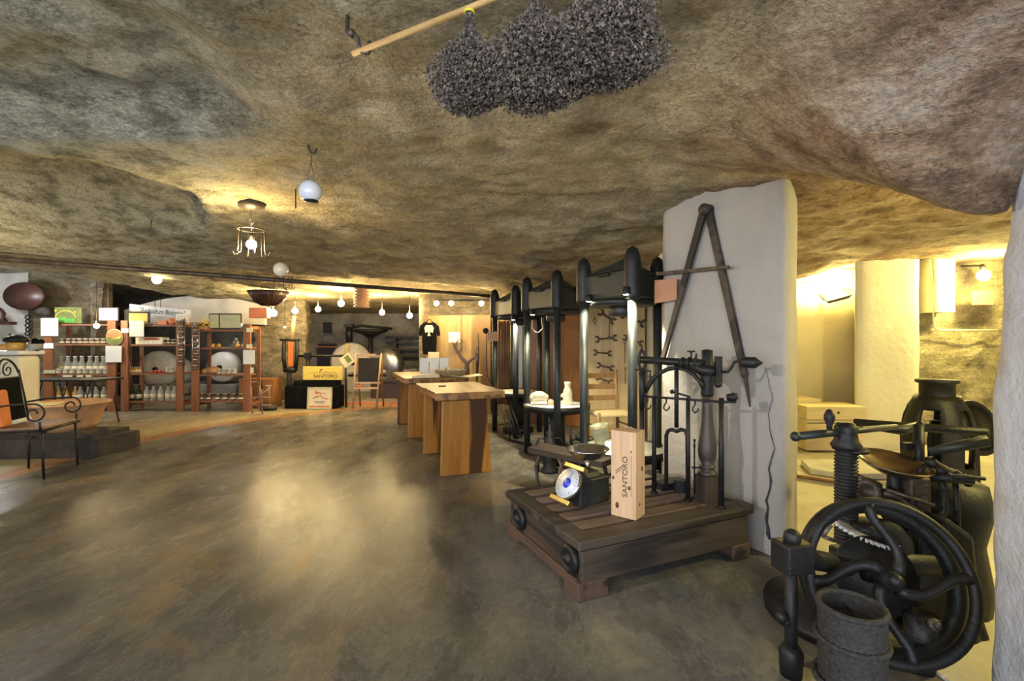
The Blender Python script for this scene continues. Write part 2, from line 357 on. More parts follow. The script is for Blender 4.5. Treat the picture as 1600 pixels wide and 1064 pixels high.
# ---------------------------------------------------------------- ceiling and walls
PIPE_A = Vector((-5.05, 4.7)); PIPE_B = Vector((-.28, 7.0))
def arch_edge(y): return lerp_t([(0, 2.0), (1.15, 1.95), (1.32, 1.86), (1.40, 1.72), (1.45, 1.57), (1.81, 1.79), (2.2, 1.98), (2.55, 2.09), (3.2, 2.1)], y)
def ceil_h(x, y):
    h = 2.13 - .028*max(0, y-3.0) - .02*max(0, x+2)*sst(3, 7, y)
    h += .035*fbm(x*.8, y*.8, 3.1)+.022*fbm(x*2.6, y*2.6, 7.7)
    # hollow by the entrance
    e1 = .12*fbm(x*1.1, y*1.1, 1.0)
    h += .13*sst(-.80, -1.15, x+e1+.12*(y-1.3))*sst(2.28, 2.02, y+e1*.6+.02*x)
    h += .10*sst(-.1, .35, math.hypot((x+.1)*.8, y-1.5)) * .3
    # cut niche
    e2 = .05*fbm(x*3, y*3, 5.0)
    edge = lerp_t([(2.3, -2.9), (2.55, -2.35), (2.75, -2.15), (3.1, -2.12), (3.6, -2.35), (4.0, -2.6), (4.3, -3.1)], y)
    h += .36*sst(edge+.03, edge-.05, x+e2)*sst(2.40+.06*(-x-2.2), 2.50+.06*(-x-2.2), y+e2)*sst(4.5, 3.3, y)
    # drop along the pipe, and higher vault right behind it
    ab = PIPE_B-PIPE_A; n_ = Vector((-ab.y, ab.x)).normalized(); dd = (Vector((x, y))-PIPE_A).dot(n_)
    if x < .6:
        fade = sst(.6, .0, x)
        h += fade*(-.05*math.exp(-(dd/.35)**2)+.07*sst(.08, .25, dd)*sst(1.9, .6, dd))
    h += .42*sst(-5.85, -6.7, x)*sst(5.6, 7.6, y)-.05*math.exp(-((x-1.1)**2+(y-3.4)**2)/.3)
    # rock lip in front of the white vault behind the racks
    h += -.03*math.exp(-((y-8.15)/.3)**2)*sst(-3.8, -4.6, x)
    # the rock comes down to the side-room opening and to the near jamb
    if x <= 1.5 and y < 3.2:
        h -= (h-arch_edge(y))*sst(.55, 1.46, x)*(1-sst(2.7, 3.2, y))
    if x > 1.5:
        t = sst(1.5, 1.75, x); tgt = 2.06+.04*fbm(x*1.5, y*1.5, 9)-.16*sst(4.6, 5.4, y)*sst(3.9, 3.2, x)
        e = arch_edge(y) if y < 3 else 2.08
        h = e*(1-t)+tgt*t
    h += .016*fbm(x*7, y*7, 2.2)+.010*abs(fbm(x*4, y*9, 6.1))
    return h
def make_ceiling():
    xs = []; x = -11.2
    while x < 7.2: xs.append(x); x += .055 if -5.5 < x < 3 else .11
    ys = []; y = -2.4
    while y < 12.9: ys.append(y); y += .05 if .2 < y < 7.6 else .11
    m = MB(); nx = len(xs); vs_ = [(x, y, ceil_h(x, y)) for y in ys for x in xs]
    fs = [(j*nx+i, (j+1)*nx+i, (j+1)*nx+i+1, j*nx+i+1) for j in range(len(ys)-1) for i in range(nx-1)]
    m.add(vs_, fs, True); struct('ceiling', m, 'rock')
make_ceiling()
def wall(name, pts, mat, z0=-.02, z1=2.7, amp=.02, fr=2.0, step=.08, thick=.25, side=1, amp2=0.0, fr2=8):
    """vertical wall along a polyline, rough on the visible side; thickness goes to the left of the walking direction if side=1"""
    pts = [Vector(p) for p in pts]; L = []
    for a, b in zip(pts, pts[1:]):
        k = max(1, int((b-a).length/step)); t = (b-a).normalized(); n_ = Vector((t.y, -t.x))*side
        for i in range(k): L.append((a+(b-a)*i/k, n_))
    L.append((pts[-1], n_)); zs = [z0+(z1-z0)*i/max(1, int((z1-z0)/step)) for i in range(int((z1-z0)/step)+1)]
    vs_ = []
    for p, n_ in L:
        for z in zs:
            d = amp*fbm(p.x*fr+p.y*.7, p.y*fr, z*fr) + (amp2*fbm(p.x*fr2, p.y*fr2, z*fr2*1.6) if amp2 else 0)
            q = p+n_*d; vs_.append((q.x, q.y, z))
    nz = len(zs); n0 = len(vs_)
    fs = [(i*nz+j, (i+1)*nz+j, (i+1)*nz+j+1, i*nz+j+1) for i in range(len(L)-1) for j in range(nz-1)]
    m = MB(); m.add(vs_, fs, True)
    back = []
    for p, n_ in L:
        q = p-n_*thick
        back += [(q.x, q.y, z0), (q.x, q.y, z1)]
    m.add(back, [(i*2, i*2+1, i*2+3, i*2+2) for i in range(len(L)-1)])
    for p, n_ in (L[0], L[-1]):
        q = p-n_*thick; m.add([(p.x, p.y, z0), (p.x, p.y, z1), (q.x, q.y, z1), (q.x, q.y, z0)], [(0, 1, 2, 3)])
    return struct(name, m, mat)
fl = MB(); fl.box((-2.2, 5.2, -.05), (18.4, 15.6, .1)); struct('floor', fl, 'concrete')
# rough closed block with a polygon footprint
def block(name, poly, mat, z0, z1, amp=.012, fr=3, step=.06, kind=True, lean=None, rnd=.0):
    P_ = [Vector(p) for p in poly]; L = []
    for i, a in enumerate(P_):
        b = P_[(i+1) % len(P_)]; k = max(1, int((b-a).length/step))
        for j in range(k): L.append(a+(b-a)*j/k)
    if rnd:
        for _ in range(int(rnd)):
            L = [(L[i-1]+L[i]*2+L[(i+1) % len(L)])/4 for i in range(len(L))]
    c = sum(L, Vector((0, 0)))/len(L); nz = int((z1-z0)/step)+1; vs_ = []
    for k in range(nz+1):
        z = z0+(z1-z0)*k/nz
        for p in L:
            n_ = (p-c).normalized(); q = p+n_*amp*fbm(p.x*fr, p.y*fr, z*fr)
            if lean: q = q+Vector(lean(z, p))
            vs_.append((q.x, q.y, z))
    n = len(L); m = MB()
    m.add(vs_, [(k*n+i, k*n+(i+1) % n, (k+1)*n+(i+1) % n, (k+1)*n+i) for k in range(nz) for i in range(n)], True)
    m.add(vs_[:n], [tuple(reversed(range(n)))]); m.add(vs_[-n:], [tuple(range(n))])
    return m
struct('wall_pillar', block('p', [(1.489, 2.551), (1.78, 2.94), (1.45, 3.85), (1.06, 3.41)], 'plaster', -.02, 2.35, .008, 3, rnd=2), 'plaster')
# crack running down the pillar near its outer corner
cr = MB(); random.seed(4); pr = []
A2 = Vector((1.489, 2.551)); B2 = Vector((1.06, 3.41)); tw = (B2-A2).normalized(); nw = Vector((-tw.y, tw.x)); nw = nw if nw.x < 0 else -nw
z = 1.05; off = .13
while z > .06:
    q = A2+tw*off+nw*.006; pr.append((q.x, q.y, z)); z -= .03; off += random.uniform(-.013, .013)
cr.tube(pr, [.0012+.0085*(i/len(pr))**2*random.uniform(.4, 1.5) for i in range(len(pr))], 5)
struct('wall_crack', cr, 'ink')
# near jamb of the side-room opening
struct('wall_right', block('j', [(1.478, 1.50), (1.44, 1.30), (1.36, 1.05), (1.34, .5), (1.9, .1), (2.9, .1), (2.9, 1.0), (2.2, 1.55)], 'x', -.02, 2.3, .02, 3.5, .05,
       lean=lambda z, p: ((.055*sst(.9, 1.7, z) - .01*sst(.8, .2, z) if p.x < 1.8 else 0), 0), rnd=3), 'plaster_rough')
wall('wall_back', [(-10.7, 12.3), (-1.6, 12.3)], 'far_wall', amp=.05, fr=1.2)
wall('wall_shop', [(-1.75, 12.3), (-1.62, 8.25), (-.28, 8.05), (-.12, 7.35), (1.02, 6.95), (1.1, 5.85), (1.95, 5.72)], 'rock_wall', amp=.02)
wall('wall_partition', [(1.40, 3.75), (1.62, 5.75)], 'stucco', amp=.01, side=-1, thick=.12)
wall('wall_room_back', [(1.95, 5.75), (7.0, 5.75)], 'stucco', amp=.02, amp2=.008)
wall('wall_room_side', [(7.0, 5.75), (7.0, .2)], 'stucco')
wall('wall_room_stone', [(4.35, 5.2), (5.9, 5.2)], 'rock_room', amp=.05, fr=3, amp2=.045, fr2=6, step=.05)
wall('wall_left', [(-10.9, -2.4), (-10.9, 8.3), (-8.45, 8.55)], 'white_wall', amp=.03)
wall('wall_rock_face', [(-8.6, 8.42), (-8.3, 8.48), (-7.45, 8.65)], 'rock_wall', amp=.06, fr=2.5, amp2=.03)
wall('wall_shop_side', [(-7.45, 8.75), (-9.7, 11.0), (-10.5, 12.35)], 'far_wall', amp=.03)
struct('wall_rock_pier', block('r', [(-5.05, 9.2), (-4.0, 9.2), (-4.2, 9.9), (-5.1, 10.0)], 'x', -.02, 2.2, .06, 3, .06, rnd=2), 'rock_wall')
struct('wall_stucco_column', block('s', [(3.58, 4.95), (4.28, 4.95), (4.42, 5.2), (4.75, 5.8), (4.2, 5.8)], 'x', -.02, 2.3, .01, 2, .08, rnd=1), 'stucco')
struct('wall_white_post', block('s', [(4.46, 5.0), (4.68, 5.0), (4.68, 5.25), (4.46, 5.25)], 'x', 1.5, 2.2, .01, 4, .06), 'stucco')
struct('wall_near_side', MB().box((2.4, -1.2, 1.1), (.5, 2.6, 2.8)), 'plaster_rough')
# pale floor of the side room
rf = MB(); rf.prism([(1.53, 1.6), (7, 1.6), (7, 5.8), (1.60, 5.8), (1.62, 3.0), (1.50, 2.62)], .012); struct('floor_side_room', rf, 'pale_floor')
st = MB(); a = Vector((2.25, 4.3)); b = Vector((3.2, 3.55)); t_ = (b-a).normalized()
st.prism([(1.7, 4.42), (2.33, 4.12), (2.75, 3.80), (3.3, 3.4), (6.9, 3.4), (6.9, 5.7), (1.7, 5.7)], .05); struct('floor_step', st, 'pale_floor')
tr = MB(); tr.tube([(1.72, 4.42, .045), (2.33, 4.11, .045), (2.75, 3.79, .045), (3.3, 3.39, .045)], .016, 6); struct('trim_1', tr, 'shelf')
fs_ = MB(); fs_.box((-3.3, 10.6, .02), (4.2, 3.4, .04)); struct('floor_mill_area', fs_, 'far_wall')
tr = MB(); tr.box((-2.7, 8.87, .02), (3.0, .06, .045)); struct('trim_2', tr, 'terrabox')
# white vaulted lintel behind the racks
def arch_piece():
    m = MB(); top = []; n = 30; x0, x1 = -7.45, -4.75
    for i in range(n+1):
        t = i/n; x = x0+(x1-x0)*t; top.append((x, 1.56+.50*math.sin(PI*(.12+.70*t))**.8))
    poly = [(x, 2.6) for x in (x0, x1)]
    low = [(x0+(x1-x0)*i/n, 1.50+.04*math.sin(PI*i/n)) for i in range(n+1)]
    R = Matrix(((1, 0, 0), (0, 0, -1), (0, 1, 0)))
    m.prism(low+top[::-1], .25, R, (0, 9.35, 0)); return m
struct('wall_arch', arch_piece(), 'white_wall')
# the long dark pipe under the vault
pm = MB(); A = Vector((-5.6, 4.42, 2.075)); B = Vector((-.2, 7.02, 1.852))
A3 = P(-40, 401.5, 4.55); B3 = P(772, 463, 6.95)
pm.tube([A3, B3], .026, 10)
pipe = single('ceiling_pipe', pm, 'rust', 'long dark iron pipe running under the rock ceiling across the cave', 'pipe')
def ceil_hit(px, py):
    d = .5
    while d < 12:
        q = P(px, py, d)
        if q.z > ceil_h(q.x, q.y): return d
        d += .01
    return d
FR = Matrix(((1, 0, 0), (0, 0, -1), (0, 1, 0)))
# ---------------------------------------------------------------- goods-weighing platform
UA = math.radians(24.5); UO = Vector((.305, 2.15, 0)); U = Vector((math.cos(UA), math.sin(UA), 0)); V = Vector((-math.sin(UA), math.cos(UA), 0))
LX, LY, TOP = 1.13, .84, .28
pl = thing('weighing_platform', 'low dark timber weighing platform with slatted top standing against the plastered pillar', 'platform', UO, UA)
m = MB()
for i in range(5): m.box((LX/2, .185+i*.137, TOP-.016), (LX-.20, .088, .03))
m.build('top_plank', 'old_top', pl, .004)
m = MB(); m.box((LX/2, .055, TOP-.02), (LX, .11, .042)); m.box((.05, LY/2+.05, TOP-.021), (.1, LY-.1, .04)); m.box((LX-.05, LY/2+.05, TOP-.021), (.1, LY-.1, .04)); m.box((LX/2, LY-.03, TOP-.022), (LX-.2, .06, .04))
m.build('top_frame', 'old', pl, .006)
m = MB(); m.box((LX/2, LY/2, TOP-.047), (LX-.04, LY-.04, .012)); m.build('bed', 'bark', pl)
m = MB(); m.box((LX/2, .03, .155), (LX-.05, .035, .15)); m.box((LX/2, LY-.05, .155), (LX-.05, .035, .15)); m.box((LX-.045, LY/2, .155), (.035, LY-.1, .15)); m.build('skirt', 'old', pl, .004)
m = MB(); m.box((.045, LY/2, .16), (.035, LY-.06, .14)); m.box((.035, LY/2, .065), (.05, LY-.1, .05)); m.build('side_board', 'old_side', pl, .004)
for x, y, wx in ((.085, .075, .17), (LX-.08, .07, .13), (.07, LY-.07, .11), (LX-.07, LY-.07, .11)):
    m = MB(); m.box((x, y, .042), (wx, .13, .085)); m.build('foot', 'old_side', pl, .006)
for y in (.10, .66):
    m = MB(); R = frame((-1, 0, 0)); m.lathe([(.066, 0), (.066, .03), (.045, .04), (.045, .03), (.02, .03), (.02, .045)], (.03, y, .165), 20, R); m.build('roundel', 'iron', pl)
for y in (.04, LY-.05): m = MB(); m.box((LX-.01, y, TOP-.015), (.05, .07, .05)); m.build('corner_iron', 'rust', pl, .004)

# ---------------------------------------------------------------- iron balance standing on the platform
def bd(px): return 2.89-(px-1003)*.00234
def Q(px, py, dd=0): return P(px, py, bd(px)+dd)
cb = P(1105, 782, 2.72); cb.z = TOP
bal = thing('balance_scale', 'tall black iron steelyard balance with turned brown column, hooks and pointed counterweight on the platform', 'scale', cb)
def B(m, name, mat, parent=bal, org=cb, bevel=0):
    m.v = [(x-org.x, y-org.y, z-org.z) for x, y, z in m.v]; return m.build(name, mat, parent, bevel)
m = MB(); zz = lambda py: EYE-(py-532)/F*2.72-cb.z
m.box(cb+Vector((0, 0, .075)), (.098, .098, .15), rotz(UA))
m.lathe([(.052, .15), (.056, .165), (.044, .175), (.036, .185), (.046, .195), (.043, .205), (.034, .212), (.046, .245), (.052, .285), (.050, .32), (.040, .39), (.032, .46), (.029, .54), (.030, .62)], cb, 24); B(m, 'column', 'rustwood')
m = MB(); m.lathe([(.032, .60), (.036, .615), (.034, .68), (.042, .72), (.040, .78), (.030, .80), (.030, .865), (.0, .87)], cb, 16)
m.tube([Q(1078, 568), Q(1095, 578), Q(1118, 580)], .03, 8); m.box(Q(1122, 578), (.035, .03, .15)); m.ball(Q(1122, 600), .022, 10); B(m, 'fulcrum_head', 'iron')
m = MB(); a, b = Q(1000, 562), Q(1082, 567); tdir = (b-a).normalized()
m.tube([a, b], .022, 4, flat=1); m.tube([Q(1062, 567), Q(1096, 569)], .028, 8)
for px in (1067, 1077, 1087): m.ring(Q(px, 567), .03, .006, 14, 6, frame(tdir))
m.tube([Q(1080, 566), Q(1080, 549)], .006, 6); m.tube([Q(1074, 549), Q(1086, 549)], .005, 6); m.tube([Q(1087, 575), Q(1088, 552)], [.014, .004], 6); B(m, 'beam', 'iron')
m = MB(); m.tube([Q(1128, 581), Q(1137, 581), Q(1143, 574), Q(1147, 566), Q(1153, 564), Q(1160, 564)], .008, 8)
ax = (Q(1187, 567)-Q(1157, 566)).normalized(); R = frame(ax); c0 = Q(1157, 566)
m.lathe([(.0, 0), (.026, .003), (.030, .01), (.030, .075), (.024, .083), (0, .115)], c0, 8, R); B(m, 'counterweight', 'iron')
m = MB(); c0 = Q(1003, 563); m.tube([c0+Vector((.03*math.cos(t)*.7, 0, .055*math.sin(t))) for t in [2*PI*i/20 for i in range(20)]], .009, 6, True)
m.tube([c0+Vector((0, 0, .055)), c0+Vector((0, 0, .085))], [.014, .003], 8); m.tube([Q(1003, 580), Q(1003, 606), Q(1003, 640)], [.02, .018, .016], 8)
m.tube([Q(1003, 640), Q(1003, 735)], .016, 8); m.tube([Q(992, 577), Q(1017, 580), Q(1015, 590)], .006, 6); B(m, 'clevis', 'iron')
m = MB(); arc = [(1008, 612), (1013, 602), (1020, 592), (1030, 583), (1043, 577), (1057, 574), (1071, 577), (1084, 585), (1094, 597), (1099, 606)]
m.tube([Q(*p_, .03) for p_ in arc], [.017]*3+[.013]*7, 6); B(m, 'arch_bar', 'iron')
m = MB(); m.tube([Q(1057, 574, .02), Q(1057, 668, .02)], .013, 6)
up = [(1041, 762), (1041, 680), (1044, 673), (1050, 671), (1057, 674), (1064, 671), (1071, 673), (1074, 681), (1075, 765)]
m.tube([Q(*p_, .02) for p_ in up], .012, 8); m.box(Q(1064, 760, .02), (.07, .04, .07)); B(m, 'stirrup', 'iron')
m = MB(); m.tube([Q(1003, 619), Q(1060, 623), Q(1127, 628), Q(1150, 628)], .007, 8); m.tube([Q(1146, 627), Q(1152, 620), Q(1144, 614)], .006, 6); m.cyl(Q(1137, 621), Q(1151, 620), .020, n=14); hr_ = B(m, 'hook_rail', 'iron')
for px in (1012, 1041, 1086):
    y0 = 620+(px-1003)*.075; m = MB()
    m.tube([Q(px, y0), Q(px, y0+6), Q(px-3, y0+10), Q(px-4, y0+15), Q(px, y0+19), Q(px+4, y0+16), Q(px+5, y0+12)], .005, 6); B(m, 'hook', 'iron', hr_)
m = MB(); m.tube([Q(1050, 612, .02), Q(1078, 620, .02)], .006, 6); m.ball(Q(1050, 612, .02), .014, 8); m.ball(Q(1076, 621), .012, 8); B(m, 'pointer', 'iron')
for px, y0, y1, r in ((1022, 620, 752, .012), (1075, 622, 770, .012), (1127, 622, 795, .014)):
    m = MB(); q = Q(px, y1); q.z = TOP+.004; m.tube([Q(px, y0), q], [r, r*1.2], 8); m.lathe([(.025, 0), (.02, .01), (r, .012)], q, 10); B(m, 'post', 'iron')
m = MB(); m.tube([Q(1085, 688, .03), Q(1085, 772, .03)], .005, 6)
for y in (688, 697, 730, 752): m.ball(Q(1085, y, .03), .009, 8)
m.tube([Q(1081, 730, .03), Q(1096, 731, .03)], .005, 6); B(m, 'adjusting_rod', 'iron')
m = MB(); m.box(Vector((1.0, 2.98, TOP+.02)), (.22, .10, .04), rotz(UA)); B(m, 'foot_plate', 'iron')

# ---------------------------------------------------------------- wine box with rope handle
wa = math.radians(-38); wx = Vector((math.cos(wa), math.sin(wa), 0)); wy = Vector((-math.sin(wa), math.cos(wa), 0))
wb = Vector((.632, 2.416, TOP))-wx*.069+wy*.058
bx = thing('wine_box', 'upright pine wine box with branded lettering and rope handle on the platform', 'box', wb, wa)
m = MB(); m.box((0, 0, .224), (.138, .116, .448)); m.build('case', 'pine', bx, .002)
m = MB(); m.box((-.003, -.0595, .224), (.118, .003, .440)); m.build('sliding_lid', 'pine', bx, .001)
m = MB(); m.tube([(-.045, 0, .447), (-.02, 0, .462), (.02, 0, .462), (.045, 0, .447)], .0035, 6); m.build('rope_handle', 'straw_b', bx)
text_mesh('lettering', 'SANTORO', .040, 'burn', bx, (.012, -.0618, .215), (PI/2, -PI/2, 0), sx=1.12)
m = MB()
for k in range(2):
    o = k*.012; m.tube([(-.040, -.0618, .225+o), (-.030, -.0618, .235+o), (-.012, -.0618, .25+o), (-.006, -.0618, .258+o)], .0016, 5)
m.tube([(.045, -.0618, .12), (.045, -.0618, .33)], .0008, 4); m.build('brand_mark', 'burn', bx)
m = MB(); m.prism([(-.002, .005), (.004, 0), (.002, -.009), (-.004, -.007)], .001, frame((0, -1, 0)), (.045, -.0605, .35))
m.build('brand_seal', 'burn', bx)
for x, z, r in ((-.033, .06, .010), (.035, .16, .007), (-.055, .2, .006)): m = MB(); m.lathe([(0, .0012), (r, .0008), (r*.9, 0)], (x, -.0605, z), 10, frame((0, -1, 0)), 1, 1.6); m.build('knot', 'burn', bx)
for y, z, r in ((.02, .25, .009), (-.01, .07, .006)): m = MB(); m.lathe([(0, .0012), (r, .0008), (r*.9, 0)], (.0685, y, z), 10, frame((1, 0, 0)), 1.2, 1.5); m.build('knot', 'burn', bx)

# ---------------------------------------------------------------- kitchen scale with brass-edged dial and steel bowl
ks = thing('kitchen_scale', 'kitchen scale with round white and blue dial, brass edges and steel bowl', 'scale', (.345, 2.66, TOP))
n_ = Vector((-.85, -.53, 0)).normalized(); e_ = Vector((.53, -.85, 0)).normalized(); tl = math.radians(33)
upv = Vector((0, 0, 1))*math.cos(tl)-n_*math.sin(tl); fn = n_*math.cos(tl)+Vector((0, 0, 1))*math.sin(tl)
KR = Matrix((e_, upv, fn)).transposed(); dc = Vector((-.035, -.035, .128))
m = MB(); m.lathe([(.088, -.02), (.092, -.012), (.092, .004), (.087, .007)], dc, 32, KR); m.build('bezel', 'steel', ks)
m = MB(); m.lathe([(.0, .008), (.085, .0075), (.085, .004)][::-1], dc, 32, KR); dl_ = m.build('dial', 'dial', ks)
m = MB(); m.lathe([(0, .0105), (.029, .010), (.029, .007)][::-1], dc, 24, KR); m.build('centre_disc', 'blue', dl_)
m = MB()
for i in range(24):
    a = 2*PI*i/24; r0 = .066 if i % 3 else .058; d_ = KR@Vector((math.sin(a), math.cos(a), 0)); m.tube([dc+d_*r0+fn*.009, dc+d_*.078+fn*.009], .0008, 4)
m.tube([dc+fn*.0105, dc+fn*.0105+KR@Vector((.012, .06, 0))], .0013, 4); m.build('scale_marks', 'ink', dl_)
for s in (-1, 1):
    m = MB(); m.box(dc+upv*s*.098-fn*.006, (.165, .026, .034), KR); m.build('brass_edge', 'brass', ks, .003)
m = MB(); c = Vector((.075, .045, .085)); ang = math.atan2(.53, .85)
m.prism([(-.10, -.07), (.12, -.07), (.12, .07), (-.10, .07)], .15, rotz(ang), c-Vector((0, 0, .085))); m.box(c+Vector((0, 0, .08)), (.16, .12, .04), rotz(ang), .7); m.build('body', 'iron_g', ks, .01)
m = MB(); m.cyl(c+Vector((.01, 0, .09)), c+Vector((.01, 0, .155)), .012, n=10); m.build('stem', 'steel', ks)
m = MB(); m.lathe([(.001, .0), (.05, .004), (.09, .022), (.112, .055), (.124, .062), (.124, .066), (.110, .060), (.088, .028), (.05, .009), (.001, .006)], c+Vector((.01, 0, .155)), 32); m.build('bowl', 'steel', ks)

# ---------------------------------------------------------------- the three column presses
def make_press(name, label, c, tray_z, with_tray=True):
    t = thing(name, label, 'press', c)
    cols = [(-.055, -.42), (-.33, .08), (.26, .02)]+([(-.09, .46)] if tray_z > .4 else [])
    m = MB(); poly = [(-.10, -.41), (.0, -.41), (.25, -.06), (.26, .09), (0, .50), (-.16, .50), (-.33, .15), (-.33, .02)]
    m.prism(poly, .20, None, (0, 0, 1.52)); n = len(poly)
    top = [(x*.40-.02, y*.80) for x, y in poly]; base = [(x, y) for x, y in poly]
    m.add([(x, y, 1.72) for x, y in base]+[(x, y, 1.81-.08*(y+.1)) for x, y in top], [(i, (i+1) % n, n+(i+1) % n, n+i) for i in range(n)]+[tuple(range(n, 2*n))]); m.build('head', 'iron_g', t, .012)
    m = MB(); m.lathe([(.24, 1.475), (.27, 1.48), (.27, 1.52), (.24, 1.52)], (-.03, .02, 0), 32); m.lathe([(.09, 1.40), (.10, 1.41), (.10, 1.5)], (-.03, .02, 0), 18); m.build('pressing_plate', 'iron_g', t)
    for x, y in cols:
        m = MB(); m.cyl((x, y, 0), (x, y, 1.55), .034, n=18); co_ = m.build('column', 'iron_g', t)
        m = MB(); m.lathe([(.055, 1.50), (.062, 1.53), (.062, 1.76), (.055, 1.81), (.038, 1.86), (.0, 1.885)], (x, y, 0), 16); m.build('column_cap', 'iron', co_)
    for (x, y, s1) in ((-.225, -.21, -.98), (.135, -.24, .95)):
        m = MB(); m.box((x, y, 1.70), (.12, .03, .018), rotz(s1)); m.build('lug', 'iron', t, .004)
    m = MB(); m.lathe([(.20, 0), (.20, .05), (.12, .10), (0, .10)], (-.02, .02, 0), 24); m.build('base', 'iron', t)
    m = MB(); m.cyl((-.02, .02, .09), (-.02, .02, tray_z-.05), .09, n=20); m.build('ram', 'iron_g', t)
    m = MB(); m.lathe([(.20, tray_z-.09), (.32, tray_z-.065), (.345, tray_z-.05), (.35, tray_z+.006), (.335, tray_z+.006), (.335, tray_z-.01), (.0, tray_z-.01)], (-.02, .0, 0), 40); pan_ = m.build('pan', 'iron', t)
    m = MB(); m.lathe([(.33, tray_z-.009), (.33, tray_z-.002), (0, tray_z-.001)], (-.02, .0, 0), 40); m.build('white_tray', 'tray', pan_)
    return t
PC = [Vector((.925, 3.84, 0)), Vector((.49, 4.98, 0)), Vector((.10, 6.22, 0))]
press = [make_press('olive_press', 'black iron column press nearest the pillar, its round tray low behind the wine box', PC[0], .335),
         make_press('olive_press', 'middle black iron column press with two carved stone pieces on its bright round tray', PC[1], .53),
         make_press('olive_press', 'farthest black iron column press, standing behind the wooden table end', PC[2], .53)]
for pr_ in press: pr_['group'] = 'iron column presses in a row'
def spot_lamp(px, py, d, label, aim, power, ang=95, col=(1, .90, .62)):
    q = P(px, py, d); t = thing('spot_lamp', label, 'lamp', q, group='small spot lamps under the press heads')
    m = MB(); m.lathe([(.018, .055), (.024, .05), (.027, .01), (.027, 0)], (0, 0, 0), 14); m.build('lamp_housing', 'iron', t)
    m = MB(); m.lathe([(.0, -.004), (.018, -.002), (.024, .004)], (0, 0, 0), 14); m.build('lens', 'spotlens', t)
    l = light('SPOT', 'spot_light', (0, 0, -.012), power, col, .02, None, ang); l.parent = t
    d_ = Vector(aim)-q; l.rotation_euler = d_.to_track_quat('-Z', 'Y').to_euler()
spot_lamp(978, 460, 3.36, 'lit round spot lamp under the nearest press head, beside its front column', (1.0, 3.9, .3), 60)
spot_lamp(920, 471, 3.78, 'lit spot lamp under the nearest press head, over its far column', (.75, 4.4, 0), 22)
spot_lamp(832, 492, 4.85, 'lit spot lamp under the middle press head', (.5, 5.0, .5), 55)
spot_lamp(802, 500, 5.7, 'lit spot lamp on the farthest press beside its front column', (.1, 6.1, .5), 30)
# things on the trays
t = thing('carved_stone', 'pale carved stone jug shaped like a figure on the middle press tray', 'ornament', P(887, 632, 4.95)); t.location.z = .53
m = MB(); m.lathe([(.05, 0), (.055, .03), (.045, .08), (.05, .12), (.04, .16), (.028, .18), (.032, .21), (.038, .235), (.0, .24)], (0, 0, 0), 12, None, 1, .8); m.build('body', 'clay_w', t)
m = MB(); m.ring((-.065, 0, .06), .032, .014, 14, 6, frame((0, 1, 0))); m.ball((-.05, 0, .1), .02, 8); m.build('ear', 'clay_w', t)
t = thing('stone_loaf', 'pale rounded stone lump in a small iron bracket on the middle press tray', 'stone', P(842, 632, 4.95)); t.location.z = .53
m = MB(); m.ball((0, 0, .09), .085, 14, 1, .8, .6); m.ball((-.05, 0, .07), .05, 10); m.ball((.06, 0, .075), .045, 10); m.build('lump', 'clay_w', t)
m = MB(); m.tube([(-.09, 0, .003), (-.09, 0, .05), (.09, 0, .05), (.09, 0, .003)], .006, 6); m.build('bracket', 'rust', t)
t = single('clay_knob', MB().lathe([(.03, 0), (.035, .03), (.02, .055), (0, .06)], (0, 0, 0), 12), 'pine', 'small tan clay knob beside the stone lump on the press tray', 'ornament', (P(860, 632, 4.95).x, 4.93, .53))
t = thing('pot', 'mottled green pot lying tilted on the nearest press tray', 'pot', (.745, 3.90, .340), 0)
m = MB(); R = Matrix.Rotation(math.radians(-12), 3, 'Y'); m.lathe([(.001, .004), (.06, .004), (.072, .15), (.078, .152), (.078, .158), (.066, .155), (.055, .02), (.001, .015)], (0, 0, .012), 20, R); m.build('body', 'bucket', t)
m = MB(); m.ring((0, 0, .012), .076, .004, 20, 6, None); m.v = [tuple(R@Vector((x, y, z+.143))+Vector((0, 0, 0))) for x, y, z in m.v]; m.build('rim', 'pine', t)
t = single('folded_cloth', MB().box((0, 0, .03), (.16, .12, .06)).box((.1, .02, .045), (.08, .1, .09)).box((-.12, 0, .04), (.05, .06, .05)), 'white', 'white folded cloth heap beside the pot on the nearest press tray', 'cloth', (.88, 3.80, .336), .3, bevel=.02)
# ---------------------------------------------------------------- things around the presses
t = thing('chair', 'rush-seated ladder-back chair with light straw seat behind the nearest press', 'chair', (1.02, 4.95, 0), math.radians(12))
def ladder_chair(t):
    for x, y in ((-.19, -.17), (.19, -.17)):
        m = MB(); m.tube([(x, y, 0), (x, y, .47)], [.015, .02], 8); m.build('leg', 'chairwood', t)
    for x in (-.17, .17):
        m = MB(); m.tube([(x, .17, 0), (x, .18, .45), (x, .22, .88)], [.015, .02, .016], 8); m.build('leg', 'chairwood', t)
    for z in (.58, .70, .82):
        m = MB(); m.box((0, .20+(z-.58)*.06, z), (.33, .014, .055)); m.build('back_slat', 'chairwood', t, .004)
    for z in (.15, .28):
        m = MB(); m.tube([(-.19, -.17, z), (.19, -.17, z)], .009, 6); m.tube([(-.18, .17, z+.04), (-.19, -.17, z+.04)], .009, 6); m.tube([(.18, .17, z+.04), (.19, -.17, z+.04)], .009, 6); m.build('stretcher', 'chairwood', t)
    m = MB(); m.box((0, 0, .445), (.40, .37, .035)); m.build('seat', 'straw', t, .012)
ladder_chair(t)
be = thing('rustic_bench', 'low rustic plank bench with bent branch legs between the presses and the platform', 'bench', (.46, 3.72, 0), math.radians(-42))
